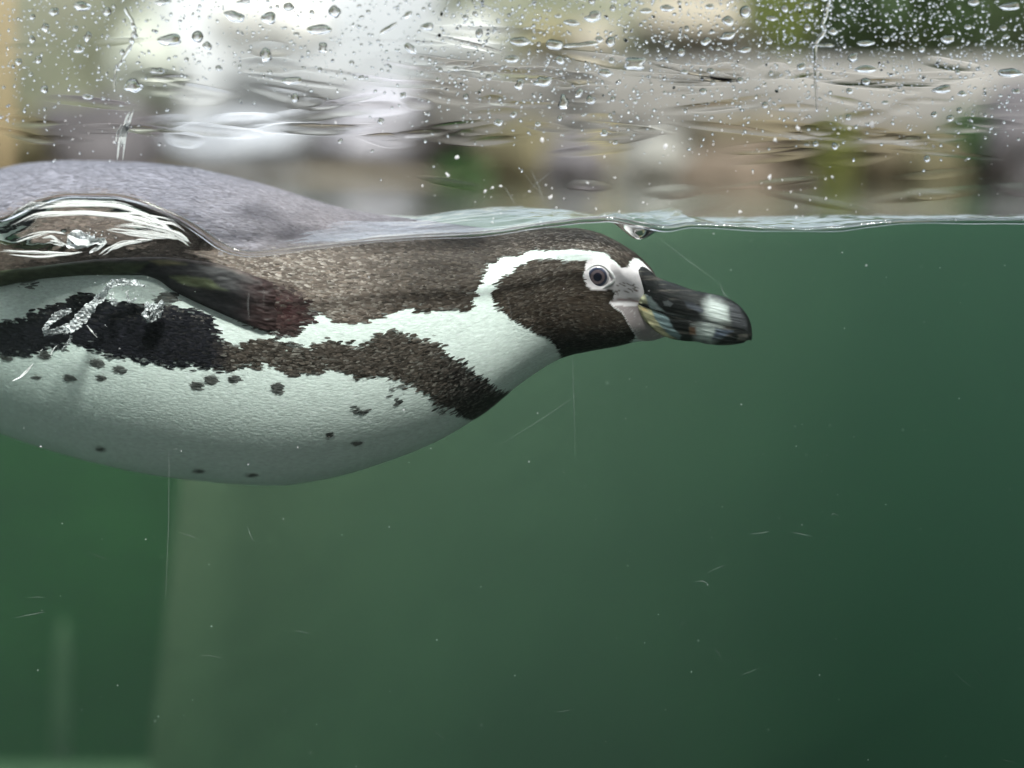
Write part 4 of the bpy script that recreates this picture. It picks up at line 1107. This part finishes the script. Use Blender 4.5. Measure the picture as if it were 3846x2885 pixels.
for (px, py, w, h, rot) in big:
    if (px, py) in OWN: labels[(px, py)] = OWN[(px, py)]; continue
    L_ = min(LAND, key=lambda q: math.hypot(px - q[0], py - q[1]))
    dx, dy = px - L_[0], py - L_[1]
    side = ('right of' if dx > 0 else 'left of') if abs(dx) > abs(dy) else ('below' if dy > 0 else 'above')
    buckets.setdefault((L_, side), []).append((math.hypot(dx, dy), px, py, w, h))
for (L_, side), lst in buckets.items():
    for k, (d_, px, py, w, h) in enumerate(sorted(lst)):
        shape = 'flat' if w > 1.6 * h else 'tall' if h > 1.05 * w else 'oval' if w > 1.2 * h else 'round'
        order = ['nearest', 'second', 'third', 'fourth', 'fifth', 'sixth'][k]
        labels[(px, py)] = shape + ' clear droplet, ' + order + ' one ' + side + ' ' + LAND[L_]
for i, (px, py, w, h, rot) in enumerate(big):
    lab = labels[(px, py)]
    place_drop(px, py, w * 0.95, h * 0.95, rot, DM[i % len(DM)], lab)
    taken.append((px, py, max(w, h) / 2))
def density(px, py):
    """how thick the spray lies on the pane"""
    d = smooth(620, 60, py) * (0.35 + 0.65 * smooth(1300, 1900, px)) + 0.1 * smooth(700, 400, py)
    bare = smooth(250, 420, py) * smooth(400, 700, px) * smooth(1800, 1500, px)
    return d * (1 - 0.8 * bare)
rd = np.random.default_rng(55)
cnt = 0
while cnt < 300 - len(big):
    px, py = rd.uniform(-20, 3870), rd.uniform(-10, 640)
    if rd.random() > density(px, py): continue
    w = 11 + 17 * rd.random() ** 2.2; h = w * rd.uniform(0.65, 1.1)
    if any(math.hypot(px - a, py - b) < r_ + w * 0.8 for a, b, r_ in taken): continue
    taken.append((px, py, w / 2))
    place_drop(px, py, w, h, rd.normal() * 15, DM[rd.integers(len(DM))] if rd.random() < 0.6 else ROUND[rd.integers(5)], 'small clear water droplet among the scattered ones on the wet glass')
    cnt += 1
# the fine spray, too small to pick apart
tk = np.array(taken)
def spray(n, seed):
    r = np.random.default_rng(seed)
    px = r.uniform(-1000, 4600, n * 6); py = r.uniform(-700, 690, n * 6)
    keep = r.random(n * 6) < density(px, np.clip(py, 0, 900))
    px, py = px[keep][:n], py[keep][:n]
    s = 2.2 + 5.2 * r.random(len(px)) ** 2.5
    ok = np.ones(len(px), bool)
    for a, b, r_ in taken:
        ok &= np.hypot(px - a, py - b) > r_ + s + 1
    px, py, s = px[ok], py[ok], s[ok]
    seg, rings = 8, 4
    th = np.linspace(0, 2*np.pi, seg, endpoint=False); rho = np.array([0.0, 0.5, 0.85, 1.0])
    base = [np.array([[0, 0.6, 0]])]
    for q in rho[1:]:
        base.append(np.stack([q*np.cos(th), np.full(seg, 0.6 * max(1 - q**2, 0) ** 0.6), q*np.sin(th)], -1))
    B = np.concatenate(base + [np.array([[0, 0, 0]])])
    T = [[0, 1 + (k+1) % seg, 1 + k] for k in range(seg)]
    Q = [[1 + a*seg + k, 1 + a*seg + (k+1) % seg, 1 + (a+1)*seg + (k+1) % seg, 1 + (a+1)*seg + k] for a in range(2) for k in range(seg)]
    T += [[len(B)-1, 1 + 2*seg + k, 1 + 2*seg + (k+1) % seg] for k in range(seg)]
    m = len(px)
    asp = r.uniform(0.7, 1.5, m); an = r.uniform(0, 3.14, m)
    lx = B[None, :, 0] * asp[:, None]; lz = B[None, :, 2] / asp[:, None]
    X = lx * np.cos(an)[:, None] - lz * np.sin(an)[:, None]; Zz = lx * np.sin(an)[:, None] + lz * np.cos(an)[:, None]
    V = np.stack([X, np.broadcast_to(B[None, :, 1], X.shape), Zz], -1) * (s / FPX)[:, None, None] + at(px, py, 0.0004)[:, None]
    o = (np.arange(m) * len(B))[:, None, None]
    return mesh_np('fine_spray', V.reshape(-1, 3), [(np.array(Q)[None] + o).reshape(-1, 4), (np.array(T)[None] + o).reshape(-1, 3)])
sp_o = obj('fine_spray', spray(17000, 77), M['drop'])
tag(sp_o, 'fine spray of tiny water beads over the upper glass', 'spray', kind='stuff')
# shallow patches of the wet film between the drops
def film(n, seed):
    r = np.random.default_rng(seed); out = []
    seg, rings = 20, 7
    th = np.linspace(0, 2*np.pi, seg, endpoint=False); rho = np.linspace(0, 1, rings)
    Rr, Th = np.meshgrid(rho, th, indexing='ij')
    F = grid_faces(rings, seg, True)[:, ::-1]
    while len(out) < n:
        px, py = r.uniform(-50, 3900), r.uniform(120, 800)
        if r.random() > smooth(100, 330, py) * smooth(830, 700, py): continue
        w, h = r.uniform(60, 260) / FPX, r.uniform(10, 34) / FPX
        if (px < 1650 and py > 540) or (px < 2760 and py > 530 and r.random() < 0.85): continue
        rad = 1 + sum(0.16 / k * r.normal() * np.cos(k * th + r.uniform(0, 6.28)) for k in (2, 3, 4, 5))
        x = Rr * rad[None] * np.cos(Th) * w; z = Rr * rad[None] * np.sin(Th) * h
        y = 0.034 * min(w, h) * (1 - Rr ** 2) ** 1.8 + 0.000002
        a = r.normal() * 0.10
        v = np.stack([x * np.cos(a) - z * np.sin(a), y, x * np.sin(a) + z * np.cos(a)], -1).reshape(-1, 3)
        k = len(v); rim = np.arange((rings-1)*seg, rings*seg)
        tri = np.stack([np.full(seg, k), np.roll(rim, -1), rim], -1)
        c = at(px, py, 0.0001 + 0.0000004 * len(out))
        out.append((np.concatenate([v, [[0, 0, 0]]]) + c, F, tri[:, ::-1]))
    V, F_ = join_np(out)
    me = mesh_np('wet_film', V, F_)
    bm = bmesh.new(); bm.from_mesh(me); bmesh.ops.remove_doubles(bm, verts=bm.verts, dist=1e-8); bmesh.ops.recalc_face_normals(bm, faces=bm.faces)
    for e in bm.edges:
        lf = e.link_faces
        if len(lf) == 2 and abs(lf[0].normal.dot(lf[1].normal) + 1) < 0.25: e.smooth = False
    bm.to_mesh(me); bm.free()
    return me
tag(obj('wet_film', film(120, 79), M['drop']), 'shallow streaks of water film smeared over the upper glass', 'water film', kind='stuff')
# trickles
def trickle(pts, rad, label, m, seed):
    k = np.linspace(0, len(pts) - 1, 70)
    pa = np.array(pts, float)
    x = np.interp(k, np.arange(len(pts)), pa[:, 0]) + 3 * vnoise(k * 3, k * 0, seed); y = np.interp(k, np.arange(len(pts)), pa[:, 1])
    c = at(x, y, 0.0006)
    rr = np.interp(k, np.arange(len(pts)), rad) / FPX * (1 + 0.35 * vnoise(k * 4, k * 0 + 5, seed))
    v, f, t = tube_np(c, rr, 10, 0.35)
    return tag(obj('water_trickle', mesh_np('water_trickle', v, [f, t]), m), label, 'trickle')
trickle([(470, 30), (497, 80), (505, 120), (490, 170), (455, 230), (432, 265), (428, 345)], [5, 7, 8, 7, 6, 5, 3], 'thin crooked trickle running down the glass at upper left', M['drop'], 3)
trickle([(3120, -20), (3105, 40), (3088, 90), (3098, 120), (3062, 165), (3060, 230), (3065, 330), (3068, 420)], [6, 7, 7, 6, 9, 6, 5, 3], 'crooked trickle running down the glass at upper right', M['drop'], 5)
white_run = noise_mat('chalky_run', (0.62, 0.66, 0.68), (0.86, 0.88, 0.88), 300, 0.4, 0.5, stretch=(2, 1, 0.4), dist=0.002)
parts_ = []; r = np.random.default_rng(8)
for q in range(26):
    off = r.uniform(-1, 1); k = np.linspace(0, 1, 24); a, b_ = sorted(r.uniform(0, 1, 2))
    if b_ - a < 0.25: continue
    kk = a + (b_ - a) * k
    cxl = np.interp(kk, [0, .2, .5, 1], [505, 482, 462, 448]); wl_ = np.interp(kk, [0, .15, .5, 1], [6, 20, 24, 24])
    parts_.append(tube_np(at(cxl + off * wl_ + 3 * vnoise(kk * 9, kk * 0 + off * 4, q), 400 + 206 * kk, 0.0012), (r.uniform(1.5, 4.5) * (1 - (2 * k - 1) ** 4) + 0.3) / FPX, 6, 0.3))
V, F = join_np(parts_)
tag(obj('chalky_run', mesh_np('chalky_run', V, F), white_run), 'streaky chalk white run on the glass above the wet back', 'trickle')
# scratches, lime specks and smears on the pane (parts of the pane)
spots_m, ntp, bb = mat('lime_white', 0.5, (0.80, 0.82, 0.84))
def specks():
    r = np.random.default_rng(91); out = []
    th = np.linspace(0, 2*np.pi, 7, endpoint=False)
    known = [(2997, 482, 9), (3191, 484, 8), (3278, 468, 11), (2892, 665, 12), (2891, 705, 9), (3507, 550, 9), (2990, 776, 11), (2782, 794, 10), (3457, 729, 7), (3660, 418, 7), (2912, 525, 9), (3126, 665, 7), (3103, 745, 6), (3342, 836, 6),
             (2037, 525, 11), (1678, 657, 12), (2501, 551, 11), (2310, 668, 7), (2440, 690, 6), (1822, 720, 7), (1850, 705, 8), (1990, 720, 8), (2070, 740, 10), (1880, 700, 6), (2050, 695, 6), (1720, 590, 12), (2206, 688, 7), (2270, 590, 6), (2415, 760, 6)]
    for k in range(190):
        px = r.uniform(0, 3846); py = r.uniform(420, 845)
        if px < 1500 and py > 560: continue
        known.append((px, py, 2 + 4 * r.random() ** 2))
    for k in range(110):
        known.append((r.uniform(0, 3846), r.uniform(860, 2885), 1.2 + 3.4 * r.random() ** 4))
    for (px, py, s) in known:
        c = at(px, py, -0.0136); a = r.uniform(0, 3.1); asp = r.uniform(0.6, 1.0)
        rad = s * 0.8 / FPX * (1 + 0.35 * r.normal(size=7))
        x, z = rad * np.cos(th), rad * np.sin(th) * asp
        ring = np.stack([x*np.cos(a) - z*np.sin(a), 0*x + 0.0005, x*np.sin(a) + z*np.cos(a)], -1) + c
        v = np.concatenate([ring, [c]])
        out.append((v, [], np.array([[7, (k_+1) % 7, k_] for k_ in range(7)])))
    return out
def scratches():
    r = np.random.default_rng(93); out = []
    sc = [((635, 1690), (622, 2250), 1.3), ((2610, 2186), (2660, 2192), 1.6), ((2080, 640), (1960, 740), 1.0), ((2820, 2006), (2890, 1995), 1.2), ((2970, 2000), (3050, 2016), 1.0), ((3120, 1938), (3150, 1937), 1.6), ((2480, 897), (2700, 1060), 0.8),
          ((2705, 1065), (2740, 1125), 1.6), ((1130, 1895), (1210, 1962), 0.0), ((60, 2320), (170, 2298), 1.4), ((1905, 1100), (1960, 1330), 0.7), ((2150, 1330), (2160, 1720), 0.7), ((3570, 2510), (3660, 2590), 0.9), ((2040, 755), (1995, 640), 1.5), ((1895, 700), (1938, 775), 1.6),
          ((2160, 930), (2160, 780), 0.5), ((935, 1090), (935, 1200), 1.6), ((990, 1080), (990, 1160), 1.0), ((1880, 1670), (2180, 1475), 0.7), ((3275, 2300), (3265, 2306), 1.2), ((3560, 735), (3550, 760), 2), ((3125, 665), (3135, 685), 2.0), ((2908, 520), (2920, 540), 2.2),
          ((2440, 760), (2470, 740), 2.0), ((1960, 640), (2040, 735), 0.7), ((930, 1978), (950, 2030), 1.6), ((3640, 2500), (3700, 2560), 0.6)]
    for k in range(24):
        x, y = r.uniform(0, 3846), r.uniform(900, 2850); a = r.normal() * 0.7; l = r.uniform(15, 90)
        sc.append(((x, y), (x + l * math.cos(a), y + l * math.sin(a)), 0.4 + 0.5 * r.random()))
    for (p0, p1, w) in sc:
        if w <= 0: continue
        m_ = ((p0[0]+p1[0])/2 + r.normal()*4, (p0[1]+p1[1])/2 + r.normal()*4)
        pts = np.array([at(*p0, -0.0134), at(*m_, -0.0134), at(*p1, -0.0134)])
        out.append(tube_np(pts, np.array([0.3, 1, 0.3]) * w / FPX, 4))
    return out
V, F = join_np(specks())
s1 = obj('lime_speck', mesh_np('lime_speck', V, F), spots_m); s1['kind'] = 'stuff'
V, F = join_np(scratches())
scr = bpy.data.materials.new('faint_scratch'); scr.use_nodes = True
sb = scr.node_tree.nodes['Principled BSDF']; sb.inputs['Base Color'].default_value = (0.7, 0.76, 0.74, 1); sb.inputs['Alpha'].default_value = 0.14
s2 = obj('scratch', mesh_np('scratch', V, F), scr); s2['kind'] = 'stuff'
reroot(pane_root, [s1, s2])
# drifting motes in the water
r = np.random.default_rng(17)
bm = bmesh.new(); bmesh.ops.create_icosphere(bm, subdivisions=1, radius=1)
bv = np.array([v.co for v in bm.verts]); bf = np.array([[v.index for v in f.verts] for f in bm.faces]); bm.free()
out = []
for k in range(420):
    Y = 0.006 + 0.35 * r.random() ** 1.5
    c = at(r.uniform(-100, 3950), r.uniform(900, 2950), Y)
    out.append((c + bv * (0.00016 + 0.00045 * r.random() ** 3) * r.uniform(0.5, 1.4, 3), [], bf))
V, F = join_np(out)
tag(obj('drifting_motes', mesh_np('drifting_motes', V, F), mat('mote', 0.7, (0.36, 0.42, 0.38))[0]), 'pale specks drifting in the green water', 'motes', kind='stuff')
